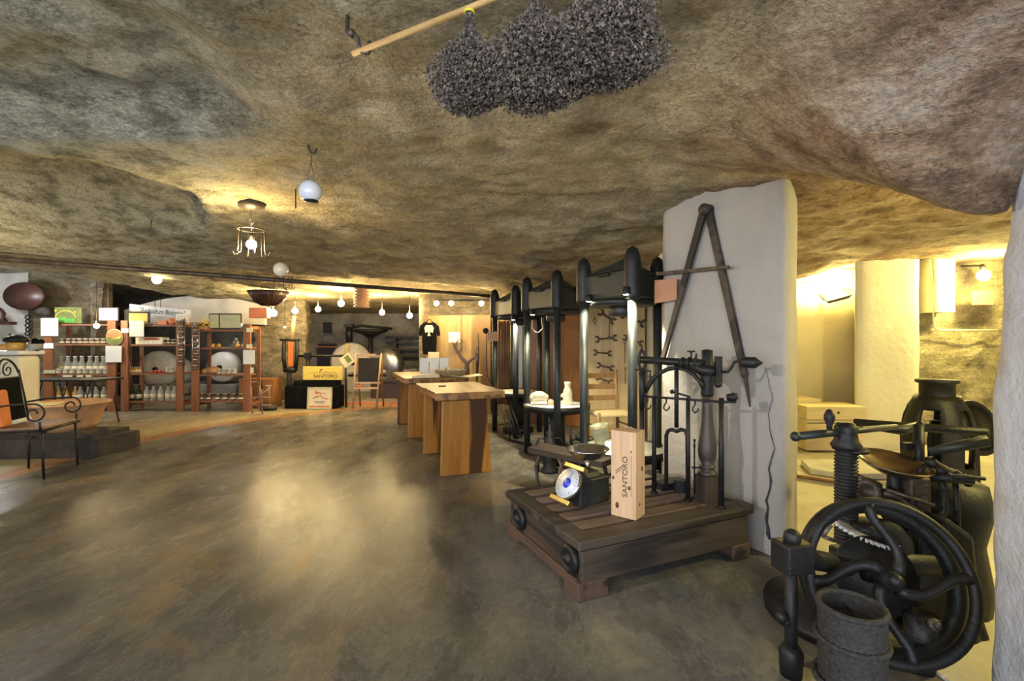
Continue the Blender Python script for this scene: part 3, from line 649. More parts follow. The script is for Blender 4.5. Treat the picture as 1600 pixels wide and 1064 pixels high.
m = MB(); m.box((0, 0, .305), (.70, .22, .045)); m.box((.1, .02, .33), (.09, .05, .006)); m.build('plank', 'old', be, .01)
for x, y, dx in ((-.25, -.07, -.03), (-.2, .07, .05), (.2, -.07, .03), (.25, .07, .02)):
    m = MB(); m.tube([(x, y, .29), (x+dx, y*1.2, .18), (x+dx*.4, y*1.3, .08), (x-dx, y*1.5, 0)], [.018, .015, .012, .010], 7); m.build('leg', 'branch' if dx > .04 else 'old', be)
def board(name, label, cat, p0, p1, z0, z1, th, mat):
    p0 = Vector(p0); p1 = Vector(p1); c = (p0+p1)/2; a = math.atan2((p1-p0).y, (p1-p0).x)
    return single(name, MB().box((0, 0, (z1-z0)/2), ((p1-p0).length, th, z1-z0)), mat, label, cat, (c.x, c.y, z0), a, bevel=.003)
wb_ = board('wrench_board', 'tall pale plywood board hung with old wrenches behind the nearest press', 'board', (.86, 5.62), (1.56, 5.57), 0.0, 1.66, .03, 'ply')
def Wp(px, py): return P(px, py, 5.535)
def wrench(px0, py0, px1, py1, label, w_=.016, open_=True):
    a = Wp(px0, py0); b = Wp(px1, py1); c = (a+b)/2; t = thing('wrench', label, 'wrench', c, group='old wrenches hung on the plywood board'); a = a-c; b = b-c; d_ = (b-a).normalized()
    m = MB(); m.tube([a, b], w_*.55, 6, flat=1); m.build('shank', 'rust', t)
    n_ = Vector((-d_.z, 0, d_.x))
    for e, s in ((a, -1), (b, 1)):
        m = MB(); o = d_*s*.03; m.tube([e+o*.9+n_*w_*1.5, e+n_*w_*1.6-o*.1, e-o*.4, e-n_*w_*1.6-o*.1, e+o*.9-n_*w_*1.5], w_*.62, 6); m.build('jaw', 'rust', t)
wrench(940, 489, 957, 501, 'slanting wrench at the top left of the board', .02)
wrench(934, 530, 960, 528, 'level wrench below the slanting one, a nail over its end', .019)
wrench(931, 551, 952, 552, 'level wrench, third from the top in the left row of the board')
wrench(936, 571, 955, 575, 'short wrench just above the lowest one on the board')
wrench(935, 590, 953, 597, 'lowest wrench of the board, tilted down to the right')
wrench(975, 492, 1004, 505, 'largest wrench of the board, half hidden by the front column', .024)
wrench(977, 528, 1001, 536, 'slim wrench crossed by the front column at mid height of the board')
wrench(1019, 484, 1029, 496, 'bent wrench at the upper right edge of the board', .018)
wrench(1020, 522, 1029, 532, 'curved wrench at the right edge of the board near its middle', .018)
for px, y0, y1, lb in ((976, 535, 568, 'upper thin iron pin hanging on the board'), (977, 575, 600, 'lower thin iron pin hanging on the board')):
    a = Wp(px, y0); m = MB(); m.ring((0, 0, 0), .012, .003, 12, 5, frame((0, 1, 0))); m.tube([(0, 0, -.012), (0, 0, -(y1-y0)/F*5.555)], .004, 5); single('iron_pin', m, 'rust', lb, 'pin', a)
m = MB(); a = Wp(929, 490); m.ring((0, 0, -.05), .012, .003, 10, 5, frame((0, 1, 0))); m.ring((0, 0, -.085), .02, .004, 10, 5, frame((0, 1, 0))); m.tube([(0, 0, 0), (0, 0, -.04)], .003, 5); m.tube([(0, 0, -.105), (.015, 0, -.14)], .004, 5); single('iron_chain', m, 'rust', 'short iron chain hanging at the upper corner of the board', 'chain', a)
m = MB(); m.tube([(0, 0, 0), (0, 0, .30)], .004, 5); m.box((0, 0, -.01), (.03, .02, .03)); single('iron_nail', m, 'rust', 'thin iron rod with a block foot hanging between the top wrenches', 'rod', Wp(952, 526))
board('wardrobe_panel', 'tall reddish-brown wood panel seen between the middle press columns', 'panel', (.235, 6.86), (.62, 6.84), 0, 1.53, .05, 'doors')
board('wardrobe_panel', 'wide brown wood panel behind the stone jug, right of the lighter one', 'panel', (.64, 6.80), (.97, 6.60), 0, 1.55, .05, 'doors')
# curtain
m = MB(); n = 60; vv = []
for i in range(n+1):
    x = i/n*.30; y = .02*math.sin(i*.75)+.012*math.sin(i*1.9)
    for z in (0, .4, .8, 1.28): vv.append((x+.006*math.sin(z*5+i), y*(1.2-z*.3), z))
m.add(vv, [(i*4+j, (i+1)*4+j, (i+1)*4+j+1, i*4+j+1) for i in range(n) for j in range(3)], True)
o = single('curtain', m, 'fabric', 'brown patterned curtain hanging beside the plywood wall behind the farthest press', 'curtain', (-.24, 7.28, .22)); s_ = o.modifiers.new('thick', 'SOLIDIFY'); s_.thickness = .006
board('partition_board', 'narrow white panel standing between the curtain and the press column', 'panel', (.005, 7.15), (.16, 7.15), 0.2, 1.5, .02, 'white')
m = MB(); m.tube([(0, 0, 0), (.005, 0, .4), (-.01, 0, .8), (0, 0, 1.2)], [.02, .03, .028, .015], 7); single('dark_pole', m, 'bark', 'dark crooked pole leaning beside the white panel', 'pole', (.20, 7.0, 0.0))
# coat-hook loop of white cord and iron oddments under the presses
m = MB(); m.tube([P(832, 500, 4.75), P(831, 512, 4.75), P(836, 519, 4.75), P(842, 519, 4.75), P(848, 513, 4.75), P(846, 502, 4.75), P(846, 496, 4.75)], .004, 6); single('cord_loop', m, 'cream', 'loop of white cord dangling under the middle press head', 'cord')
m = MB()
for k in range(4): m.tube([P(783+k*6, 640, 5.9-k*.05), P(797+k*6, 684, 5.6-k*.05)], .010, 6)
m.tube([P(778, 676, 6.0), P(800, 688, 5.6), P(830, 694, 5.4)], .014, 6); m.tube([P(774, 665, 6.1), P(800, 660, 5.9)], .006, 6); single('iron_grate', m, 'iron', 'slanting black iron grate bars at the foot of the farthest press', 'grate')
q = Vector((.345, 4.33, 0))
t = thing('hand_pump', 'small ornate black iron hand pump in front of the middle press', 'pump', q)
m = MB(); m.lathe([(.085, 0), (.085, .02), (.06, .05), (.075, .12), (.07, .24), (.045, .30), (.03, .33), (.035, .36), (.012, .38), (.01, .43), (0, .435)], (0, 0, 0), 16); m.build('body', 'iron', t)
for s in (-1, 1):
    m = MB(); m.tube([(s*.04, 0, .30), (s*.10, 0, .31), (s*.125, 0, .24), (s*.11, 0, .12), (s*.10, 0, .0)], .010, 6); m.build('handle', 'iron', t)
q = Vector((.54, 4.26, 0))
t = thing('iron_wheel_jack', 'black iron jack with a ring handle right of the hand pump', 'jack', q)
m = MB(); m.box((0, 0, .12), (.08, .08, .24)); m.tube([(0, 0, .2), (-.02, 0, .42)], .012, 6); m.ball((.06, 0, .33), .035, 10); m.tube([(-.02, 0, .30), (.13, 0, .34)], .012, 6); m.build('body', 'iron', t)
m = MB(); m.tube([(.05, 0, .02), (.05, 0, .18), (.08, 0, .22), (.11, 0, .18), (.11, 0, .02)], .010, 6); m.build('handle', 'iron', t)
# ---------------------------------------------------------------- big wooden compass and card on the pillar
def PW(px, py, off=.03):
    p = (px-800)/F; Y = (2.765-off*1.118)/(p+.4994); return P(px, py, Y)
cmp_ = thing('wooden_compass', 'large dark wooden carpenter compass shaped like an A hanging on the plastered pillar', 'compass', PW(1104, 330)); o_ = cmp_.location.copy()
def Bc(m, name, mat, bevel=0): m.v = [(x-o_.x, y-o_.y, z-o_.z) for x, y, z in m.v]; return m.build(name, mat, cmp_, bevel)
def plank(a, b, w0, w1, th=.022):
    a = Vector(a); b = Vector(b); d_ = (b-a).normalized(); nn = Vector((nw.x, nw.y, 0)); s = d_.cross(nn).normalized(); m = MB(); vs_ = []
    for p_, w_ in ((a, w0), (b, w1)):
        for i, j in ((-1, -1), (1, -1), (1, 1), (-1, 1)): vs_.append(p_+s*i*w_/2+nn*j*th/2)
    m.add(vs_, [(0, 1, 2, 3), (7, 6, 5, 4), (0, 4, 5, 1), (1, 5, 6, 2), (2, 6, 7, 3), (3, 7, 4, 0)]); return m
Bc(plank(PW(1101, 324, .045), PW(1036, 560, .03), .050, .034), 'leg', 'old', .003)
Bc(plank(PW(1106, 324, .022), PW(1164, 588, .022), .052, .040), 'leg', 'old', .003)
Bc(plank(PW(1164, 587, .022), PW(1172, 636, .022), .028, .002, .012), 'metal_tip', 'rust')
Bc(plank(PW(1026, 428, .055), PW(1138, 417, .055), .024, .020, .015), 'crossbar', 'rust')
m = MB(); m.lathe([(.036, -.03), (.038, .03), (0, .032)], PW(1103.5, 328, .035), 16, frame((nw.x, nw.y, 0))); Bc(m, 'hinge', 'old')
m = plank(PW(1023, 456, .045), PW(1057.5, 452, .045), .165, .145, .004); m2 = single('brown_card', m, 'cardb', 'blank brown card fixed at the edge of the pillar beside the wooden compass', 'card')

# ---------------------------------------------------------------- the two slab tables
TA = math.radians(20.5)
def slab_table(name, label, loc, L_, W_, H_=.74, legs=(.08, .92)):
    t = thing(name, label, 'table', loc, TA, 'two heavy wooden slab tables end to end')
    m = MB(); random.seed(len(label)); n = 14
    e0 = [(random.uniform(-.012, .012), L_*i/n) for i in range(n+1)]; e1 = [(W_+random.uniform(-.018, .018), L_*i/n) for i in range(n+1)]
    m.prism(e1+e0[::-1], .066, None, (0, 0, H_-.066)); m.build('tabletop', 'table', t, .008)
    for k, y in enumerate(legs):
        m = MB(); y = y*L_; R = Matrix(((1, 0, 0), (0, 0, 1), (0, 1, 0)))
        m.prism([(.055, 0), (W_-.12, 0), (W_-.17, H_-.075), (.065, H_-.075)], .06, R, (0, y-.03, 0)); m.build('leg', 'tableleg', t, .006)
    m = MB(); m.box((W_/2-.02, L_/2, .45), (.04, L_*.78, .12)); m.build('stretcher', 'tableleg', t, .004); return t
tb1 = slab_table('slab_table', 'nearer thick wooden slab table with broad plank leg facing the room', (-.655, 4.10, 0), 1.05, .64)
tb2 = slab_table('slab_table', 'farther wooden slab table carrying papers and a wicker bowl', (-1.30, 5.72, 0), 1.25, .78)
def TT(px, d, t=0): q = P(px, 532, d); q.z = .74; return q
def Tz(px, py): q = P(px, py, F*(EYE-.74)/(py-532)); q.z = .7405; return q
single('phone', MB().box((0, 0, .005), (.075, .04, .009)), 'ink', 'thin dark object lying flat on the nearer slab table', 'phone', Tz(691, 604), .1, bevel=.002)
q = Tz(701, 590.5)
t = thing('wicker_bowl', 'oval wicker bowl heaped with pale shells on the farther slab table', 'bowl', (q.x, 6.02, .7405), .1)
m = MB(); m.lathe([(.12, 0), (.16, .02), (.20, .07), (.21, .085), (.20, .085), (.15, .03), (0, .02)], (0, 0, 0), 28, None, 1, .7); m.build('basket', 'straw_b', t)
m = MB(); random.seed(3)
for i in range(70):
    a = random.uniform(0, 2*PI); r = .17*random.random()**.5; m.ball((r*math.cos(a), r*.7*math.sin(a), .07+.035*(1-r/.17)+random.uniform(0, .01)), random.uniform(.012, .02), 6)
o = m.build('shells', 'cream', t); o['kind'] = 'stuff'
for k, (px, lab) in enumerate(((662, 'nearest upright price sheet leaning by the wicker bowl'), (677, 'middle upright price sheet leaning by the wicker bowl'), (692, 'upright price sheet closest to the wicker bowl'))):
    q = P(px, 591, 6.25); m = MB(); m.box((0, .02, .115), (.118, .003, .225), Matrix.Rotation(math.radians(-12), 3, 'X')); single('price_sheet', m, 'paper', lab, 'sheet', (q.x, 6.28+k*.03, .742), .06, group='price sheets standing on the far table')
single('paper_pile', MB().box((0, 0, .012), (.32, .20, .022)).box((.02, .01, .03), (.28, .17, .014), rotz(.1)), 'cream', 'flat pile of pale papers on the farther table corner', 'papers', (Tz(655, 594).x, 5.9, .741), .25, bevel=.003)
single('open_magazine', MB().box((-.09, 0, .012), (.2, .26, .006), Matrix.Rotation(.12, 3, 'Y')).box((.10, 0, .012), (.2, .26, .006), Matrix.Rotation(-.12, 3, 'Y')), 'cream', 'open pale magazine at the press side of the farther table', 'magazine', (-.60, 6.0, .742), .3)
# ---------------------------------------------------------------- display racks, seen across the cave
RY = 8.0
def RX(px, d=RY): return (px-800)/F*d
def RZ(py, d=RY): return EYE-(py-532)/F*d
def make_rack(name, label, pl0, pl1, pr0, pr1, shelves, ztop):
    """posts between pixel columns pl0..pl1 and pr0..pr1; shelves: measured heights"""
    x0, x1, x2, x3 = RX(pl0), RX(pl1), RX(pr0), RX(pr1); cx = (x0+x3)/2
    t = thing(name, label, 'rack', (cx, RY, 0), 0, 'reddish timber display racks')
    for a, b in ((x0, x1), (x2, x3)):
        m = MB(); m.box(((a+b)/2-cx, 0, ztop/2), (b-a, .04, ztop)); m.build('upright', 'redwood', t, .004)
        m = MB(); m.box(((a+b)/2-cx, .36, ztop/2-.02), ((b-a)*.5, .03, ztop-.04)); m.build('upright', 'shelf', t, .004)
        m = MB(); m.box(((a+b)/2-cx, .18, .12), (.03, .34, .05)); m.build('brace', 'redwood', t); m = MB(); m.box(((a+b)/2-cx, .18, ztop-.05), (.03, .34, .05)); m.build('brace', 'redwood', t)
    for z in shelves:
        m = MB(); m.box(((x1+x2)/2-cx, .18, z-.016), (x2-x1+.04, .34, .032)); m.build('shelf', 'shelf', t, .003)
    return t
r1 = make_rack('display_rack', 'reddish timber rack nearest the white counter, with the green and white boards on top', 69, 83, 169, 182, [RZ(506), RZ(537), RZ(584.5), RZ(628)], 1.53)
r2 = make_rack('display_rack', 'middle reddish timber rack under the white banner', 190, 201, 276, 287, [RZ(507), RZ(538), RZ(583), RZ(627)], 1.54)
r3 = make_rack('display_rack', 'reddish timber rack with map prints on top, nearest the rock pier', 300, 311, 381, 392, [RZ(515), RZ(543), RZ(585), RZ(626)], 1.47)
def jar(h, r, body, lid, mat_label=True, name='jar', neck=None):
    t = thing(name, 'x', name)
    if neck:
        m = MB(); m.lathe([(r*.9, 0), (r, .01), (r, h*.58), (r*.5, h*.74), (neck, h*.82), (neck, h*.97)], (0, 0, 0), 12)
    else:
        m = MB(); m.lathe([(r*.9, 0), (r, .006), (r, h*.78), (r*.8, h*.86), (r*.8, h*.9)], (0, 0, 0), 12)
    m.build('body', body, t)
    m = MB(); z0 = h*.9 if not neck else h*.95; rr = r*.85 if not neck else neck*1.2
    m.lathe([(rr, z0), (rr, h), (0, h+.001)], (0, 0, 0), 12); m.build('lid', lid, t)
    if mat_label:
        m = MB(); m.lathe([(r*1.02, h*.16), (r*1.02, h*.42)], (0, 0, 0), 12); o = m.build('label', 'cream', t)
    return t
K = {
 'big_glass': jar(.26, .042, 'glass', 'white', True, 'glass_jar', .022),
 'bottle': jar(.27, .043, 'glass', 'black', True, 'bottle', .017),
 'dark': jar(.26, .040, 'wine', 'black', True, 'bottle', .015),
 'gold': jar(.25, .040, 'gold', 'cream', True, 'bottle', .016),
 'small': jar(.085, .034, 'sauce', 'white', True, 'jar'),
 'smallg': jar(.09, .033, 'glass', 'white', True, 'jar'),
 'tiny': jar(.10, .022, 'gold', 'white', True, 'small_bottle', .010),
 'cup': jar(.065, .036, 'gold', 'brass', False, 'jar'),
 'cap': jar(.115, .042, 'sauce', 'straw_b', True, 'jar'),
}
used = set()
def put(kind, x, y, z, label, group, sc_=None):
    src = K[kind]
    if kind not in used:
        used.add(kind); src.location = (x, y, z); src['label'] = label; src['group'] = group
        if sc_: src.scale = sc_
        return src
    return dup(src, (x, y, z), random.uniform(0, 6), label, group, sc_)
random.seed(11)
ORD = ['first', 'second', 'third', 'fourth', 'fifth', 'sixth', 'seventh', 'last']
def row(kind, px0, px1, n, py, yoff, desc, where, jit=.01, scale=None):
    for i in range(n):
        group = desc+' row, '+where; o = 'last' if i == n-1 else ORD[i]
        label = (o+' '+desc+' counted from the counter end, '+where) if n > 2 else (('nearer' if i == 0 else 'farther')+' '+desc+' from the counter, '+where)
        px = px0+(px1-px0)*i/max(1, n-1); put(kind, RX(px, RY+yoff)+random.uniform(-jit, jit), RY+yoff, RZ(py)+.0005, label, group, scale if isinstance(scale, tuple) else (1, 1, 1))
row('small', 98, 163, 8, 537, .06, 'small dark jar', 'second shelf front, first rack')
row('smallg', 96, 161, 8, 537, .25, 'small clear jar', 'second shelf back, first rack')
row('big_glass', 95, 162, 7, 584.5, .18, 'clear glass bottle', 'third shelf, first rack', .01, (1.15, 1.15, 1.15))
row('smallg', 92, 165, 8, 584.5, .04, 'small clear jar', 'third shelf edge, first rack')
row('gold', 91, 117, 3, 628, .1, 'amber bottle', 'lowest shelf, first rack')
row('bottle', 126, 163, 4, 628, .1, 'black-capped bottle', 'lowest shelf, first rack')
row('tiny', 203, 220, 5, 583, .06, 'tiny golden bottle', 'third shelf, middle rack')
row('dark', 206, 217, 2, 627, .1, 'dark green bottle', 'lowest shelf, middle rack')
row('bottle', 229, 273, 5, 627, .1, 'black-capped bottle', 'lowest shelf, middle rack')
row('smallg', 262, 269, 2, 583, .1, 'small clear jar', 'beside the tomatoes, middle rack')
row('small', 258, 272, 3, 538, .1, 'small dark jar', 'second shelf, middle rack')
row('cup', 333, 342, 2, 543, .1, 'squat golden jar', 'near the tower jars, last rack')
row('cup', 371, 380, 2, 543, .1, 'squat golden jar', 'near the upright with white tags, last rack')
row('smallg', 343, 366, 4, 585, .08, 'small clear jar', 'beside the bread, last rack')
row('cap', 315, 376, 6, 626, .08, 'straw-covered jar', 'lowest shelf, last rack')
for k in list(K):
    if k not in used:
        for c_ in list(K[k].children): bpy.data.objects.remove(c_)
        bpy.data.objects.remove(K[k])
def panel(name, label, cat, px0, py0, px1, py1, d, mat, th=.006, rot=0, group=None):
    a = P(px0, py0, d); b = P(px1, py1, d); c = (a+b)/2
    return single(name, MB().box((0, 0, 0), (abs(b.x-a.x), th, abs(a.z-b.z)), Matrix.Rotation(rot, 3, 'Y')), mat, label, cat, c, 0, group)
panel('notice_sheet', 'large white notice sheet pinned to the upright nearest the white counter', 'sheet', 64, 497, 91, 525, 7.96, 'paper')
panel('price_tag', 'small white tag just under the large notice sheet by the counter', 'tag', 68, 536, 83.5, 544.5, 7.965, 'paper')
panel('price_tag', 'faded greenish tag low on the upright nearest the counter', 'tag', 68, 578, 86, 583.5, 7.96, 'mapprint')
for a, b, l in ((98, 113, 'pale shelf tag at the counter end of the third shelf edge'), (120, 130, 'tilted pale shelf tag in the middle of the third shelf edge'), (134, 143, 'pale shelf tag third along the third shelf edge of the first rack')):
    panel('shelf_tag', l, 'tag', a, 586, b, 590.5, 7.99, 'cream', group='pale shelf tags')
t = thing('framed_certificate', 'white certificate in a thin frame standing on top of the rack by the counter', 'certificate', P(170, 491, 8.02))
m = MB(); m.box((0, 0, 0), (.34, .012, .23)); m.build('frame', 'darkoak', t); m = MB(); m.box((0, -.008, 0), (.31, .006, .20)); m.build('sheet', 'paper', t)
m = MB()
for k in range(6): m.box((0, -.0115, .06-k*.02), (.2-.03*(k % 2), .001, .004))
m.build('print_lines', 'ink', t)['kind'] = 'stuff'
# green landscape board
t = thing('glass_board', 'clear board with a yellow arch over green fields on top of the first rack', 'board', P(103, 494, 8.05))
a = P(85, 480, 8.05)-t.location; b = P(127, 505, 8.05)-t.location
m = MB(); m.box(((a.x+b.x)/2, .01, (a.z+b.z)/2), (b.x-a.x, .006, a.z-b.z)); m.build('pane', 'olive', t)
FR = Matrix(((1, 0, 0), (0, 0, -1), (0, 1, 0)))
m = MB(); m.prism([(-.17, -.10), (.17, -.10), (.15, -.03), (.05, -.045), (-.06, -.02), (-.17, -.015)], .004, FR, (0, .004, 0)); m.build('field', 'green', t)
m = MB(); m.tube([Vector((-.17*math.cos(u), -.001, -.03+.12*math.sin(u))) for u in [PI*i/16 for i in range(17)]], .009, 6); m.ball((-.17, 0, .09), .02, 8); m.ball((.16, 0, .07), .022, 8); m.build('arch', 'yellow', t)
# round farm sign
t = thing('round_sign', 'round orange and green sign fixed to the upright between the first two racks', 'sign', P(178.5, 527, 7.96))
m = MB(); m.lathe([(.0, 0), (.142, 0), (.142, .01), (0, .011)], (0, .012, 0), 32, FR); m.build('rim', 'cream', t)
pts = [(.13*math.cos(u), .13*math.sin(u)) for u in [PI*i/20 for i in range(21)]]; m = MB(); m.prism(pts, .003, FR, (0, -.002, 0)); m.build('orange_half', 'terrabox', t)
pts = [(.13*math.cos(u), .13*math.sin(u)) for u in [PI+PI*i/20 for i in range(21)]]; m = MB(); m.prism(pts, .003, FR, (0, -.002, 0)); m.build('green_half', 'olive', t)
m = MB(); m.prism([(-.05, -.03), (.09, .01), (.125, .04), (.10, -.02)], .003, FR, (0, -.006, 0)); m.build('yellow_stripe', 'yellow', t)
panel('notice_sheet', 'white notice sheet under the round sign between the first two racks', 'sheet', 165, 540.5, 190, 566, 7.95, 'paper')
panel('price_tag', 'small white tag on the upright of the middle rack beside the round sign', 'tag', 189.5, 513, 201, 520, 7.965, 'paper')
t = thing('yellow_board', 'yellow board in a dark frame on the corner of the middle rack', 'board', P(217, 496, 7.99))
m = MB(); m.box((0, .01, 0), (.36, .015, .20)); m.build('frame', 'ink', t); m = MB(); m.box((-.01, 0, -.01), (.31, .006, .165)); m.build('panel', 'yellow', t)
panel('notice_sheet', 'white notice sheet below the yellow board on the middle rack', 'sheet', 202.5, 501, 225, 526, 7.955, 'paper')
# banner
t = thing('banner', 'long white banner with dark lettering hung across the top of the middle rack', 'banner', P(253, 487.5, 8.22))
m = MB(); m.prism([(-.56, .14), (.5, .03), (.50, -.10), (-.15, -.10), (-.56, -.02)], .004, FR, (0, 0, 0)); m.build('cloth', 'white', t)
text_mesh('lettering', '"Agricoltura Biologica"', .125, 'ink', t, (.0, -.006, -.0), (PI/2, .09, 0), sx=.70, shear=.25)
for x in (-.12, -.02):
    m = MB(); m.tube([(x, 0, .07), (x, 0, .21)], .006, 5); m.build('hanger', 'rust', t)
t = thing('white_frame', 'small white picture frame on top of the middle rack beside the jar tower', 'frame', P(284, 499, 8.08))
m = MB(); m.box((0, .01, 0), (.21, .012, .19)); m.build('frame', 'white', t); m = MB(); m.box((0, .002, 0), (.14, .004, .12)); m.build('picture', 'cream', t)
single('shell', MB().ball((0, 0, .03), .05, 10, 1, .7, .6), 'cream', 'pale shell beside the yellow board on the middle rack', 'shell', (RX(235), 8.1, RZ(507)))
single('orange_pot', MB().lathe([(.04, 0), (.055, .04), (.05, .1), (.03, .11)], (0, 0, 0), 12), 'terrabox', 'small orange pot on top of the middle rack under the banner', 'pot', (RX(262), 8.1, RZ(507)))
single('red_box', MB().box((0, 0, .035), (.16, .12, .07)), 'terrabox', 'flat red box on top of the middle rack beside the orange pot', 'box', (RX(250), 8.1, RZ(507)), bevel=.004)
t = thing('label_box', 'white box of small packets with red print on the second shelf of the middle rack', 'box', (RX(230), 8.12, RZ(538)))
m = MB(); m.box((0, 0, .06), (.46, .16, .12)); m.build('carton', 'cream', t, .003)
m = MB(); m.box((.05, -.082, .09), (.26, .003, .03)); m.build('red_print', 'red', t)
for i in range(6): m = MB(); m.box((-.19+i*.075, -.082, .035), (.045, .003, .04)); m.build('packet', 'white', t)
for i, (px, r) in enumerate(((234, .03), (240, .032), (246, .03), (252, .026))):
    t = thing('tomato', ['first', 'second', 'third', 'last'][i]+' red tomato from the counter side on the middle rack', 'tomato', (RX(px), 8.06, RZ(583)), group='tomatoes on the middle rack')
    m = MB(); m.ball((0, 0, r*.8), r, 10, 1, 1, .8); m.build('fruit', 'red', t); m = MB(); m.cyl((0, 0, r*1.4), (0, 0, r*1.9), .004, n=5); m.build('stalk', 'green', t)
single('grey_carton', MB().box((0, 0, .055), (.30, .2, .11)), 'zinc', 'grey carton stored between the lower two shelves of the middle rack', 'carton', (RX(236), 8.2, RZ(627)+.32-.11), bevel=.004) if False else None
# map prints, flowers, loaf, glasses
for a, b, l in ((327, 342, 'narrow map print on top of the rack nearest the rock pier'), (343, 376, 'wide map print in a dark frame on top of the rack nearest the rock pier')):
    t = thing('map_print', l, 'picture', P((a+b)/2, 501.5, 8.03)); w_ = (b-a)/F*8.03
    m = MB(); m.box((0, .012, 0), (w_+.02, .012, .255)); m.build('frame', 'darkoak', t); m = MB(); m.box((0, .002, -.005), (w_-.01, .006, .225)); m.build('print', 'mapprint', t)
t = thing('yellow_flowers', 'bunch of yellow flowers in a pot on the corner of the rack with map prints', 'flowers', (RX(320), 8.03, RZ(515)))
m = MB(); m.lathe([(.03, 0), (.04, .05), (.035, .06)], (0, 0, 0), 10); m.build('pot', 'terracotta', t)
m = MB(); random.seed(5)
for i in range(40): m.ball((random.gauss(0, .045), random.gauss(0, .03), .12+random.gauss(0, .035)), .014, 6)
m.build('petals', 'yellow', t)['kind'] = 'stuff'
t = thing('round_loaf', 'big round brown loaf of bread on the third shelf beside the small jars', 'bread', (RX(328), 8.1, RZ(585)))
m = MB(); m.ball((0, 0, .065), .11, 16, 1, .8, .58); m.build('crust', 'bread', t)
single('round_loaf', MB().ball((0, 0, .05), .055, 12, 1, .8, .8), 'bread', 'small roll beside the big loaf at the upright', 'bread', (RX(315.5), 8.08, RZ(585)))
for i, (dx, dz, n) in enumerate(((0, 0, 3), (0, .055, 2), (0, .11, 1))):
    for j in range(n):
        x = RX(362)+(j-(n-1)/2)*.05
        gl_ = {3: ['counter-side', 'middle', 'pier-side'], 2: ['counter-side', 'pier-side'], 1: ['single top']}[n][j]+' small glass in the '+['bottom', 'second', 'top'][i]+' tier of the glass pyramid'
        single('stacked_glass', MB().lathe([(.018, 0), (.024, .052), (.022, .052), (.016, .004)], (0, 0, 0), 12), 'glass', gl_, 'glass', (x, 8.12, RZ(543)+dz), group='pyramid of small glasses')
single('lamp_figure', MB().lathe([(.03, 0), (.015, .05), (.03, .09), (0, .14)], (0, 0, 0), 10), 'zinc', 'small grey figure at the end of the top shelf with map prints', 'ornament', (RX(374), 8.05, RZ(515)))
panel('notice_sheet', 'white notice sheet on the last upright, beside the rock pier', 'sheet', 380, 547, 398, 569, 7.955, 'paper')
panel('price_tag', 'pale tag at the top of the last upright', 'tag', 385, 512, 395, 519, 7.965, 'cream')
panel('price_tag', 'pale tag directly above the notice sheet on the last upright', 'tag', 385, 538, 394, 544, 7.965, 'cream')
panel('price_tag', 'pale tag below the notice sheet on the last upright', 'tag', 391, 574, 396, 583, 7.965, 'cream')
# jar towers
for px, y0, l in ((283.5, 497, 'steel tower rack of lidded jars hung on the middle rack upright'), (306, 503, 'steel tower rack of lidded jars hung on the upright of the rack with map prints')):
    zt = RZ(y0, 7.915); t = thing('jar_tower', l, 'holder', (RX(px, 7.915), 7.915, zt-.80))
    m = MB(); m.tube([(-.055, 0, 0), (-.055, 0, .80)], .006, 6); m.tube([(.055, 0, 0), (.055, 0, .80)], .006, 6)
    for k in range(8): m.ring((0, 0, .03+k*.098), .055, .004, 14, 5)
    m.tube([(0, .05, .02), (0, .05, .78)], .012, 6); m.build('steel_frame', 'steel', t)
    for k in range(8):
        nm_ = ['lowest', 'second lowest', 'third', 'fourth', 'fifth', 'sixth', 'second highest', 'topmost'][k]
        j = thing('spice_jar', nm_+' steel-lidded jar from below in the tower on '+('the middle rack' if px < 300 else 'the rack with map prints'), 'jar', (RX(px, 7.915), 7.915, zt-.80+.012+k*.098), group='jars of the tower at %s' % ('the middle rack' if px < 300 else 'the map rack'))
        m = MB(); m.lathe([(.038, 0), (.04, .05), (.038, .055)], (0, 0, 0), 12); m.build('body', 'sauce', j)
        m = MB(); m.lathe([(.042, .055), (.042, .075), (0, .078)], (0, 0, 0), 12); m.build('lid', 'steel', j)
single('terracotta_box', MB().box((0, 0, 0), (.30, .12, .17)).cyl((.0, -.06, .0), (0, -.064, 0), .018, n=12), 'terrabox', 'salmon terracotta box fixed on the rock pier beside the racks', 'box', P(406, 489, 7.9), bevel=.004)
# chest and twig rack beside the racks
t = thing('wooden_chest', 'orange-brown wooden chest behind the twig rack beside the last rack', 'chest', (G(418, 633).x, 8.55, 0))
m = MB(); m.box((0, 0, .26), (.62, .30, .52)); cs_ = m.build('case', 'doors', t, .006); m = MB(); m.box((0, -.155, .47), (.16, .006, .02)); m.box((.22, -.155, .40), (.1, .006, .02)); m.build('trim', 'cream', t)
m = MB(); m.tube([(.10, -.15, .50), (.09, -.16, .40), (.12, -.16, .36)], .02, 6); m.build('clasp', 'iron', cs_)
m = MB()
for px in (392, 408): m.tube([P(px, 606+(px-392)*.3-2, 7.7), P(px+2, 646.5, 7.7)], .012, 6)
m.tube([P(406, 603, 7.7), P(406, 642, 7.7)], .012, 6); m.tube([P(391, 621, 7.7), P(422, 621, 7.7)], .012, 6); m.tube([P(392, 633, 7.7), P(424, 633, 7.7)], .012, 6); m.tube([P(402, 622, 7.7), P(422, 606, 7.7)], .015, 6); m.tube([P(420, 603, 7.7), P(422, 637, 7.7)], .010, 6)
single('twig_rack', m, 'branch', 'small rack of bent twigs standing before the wooden chest', 'rack')
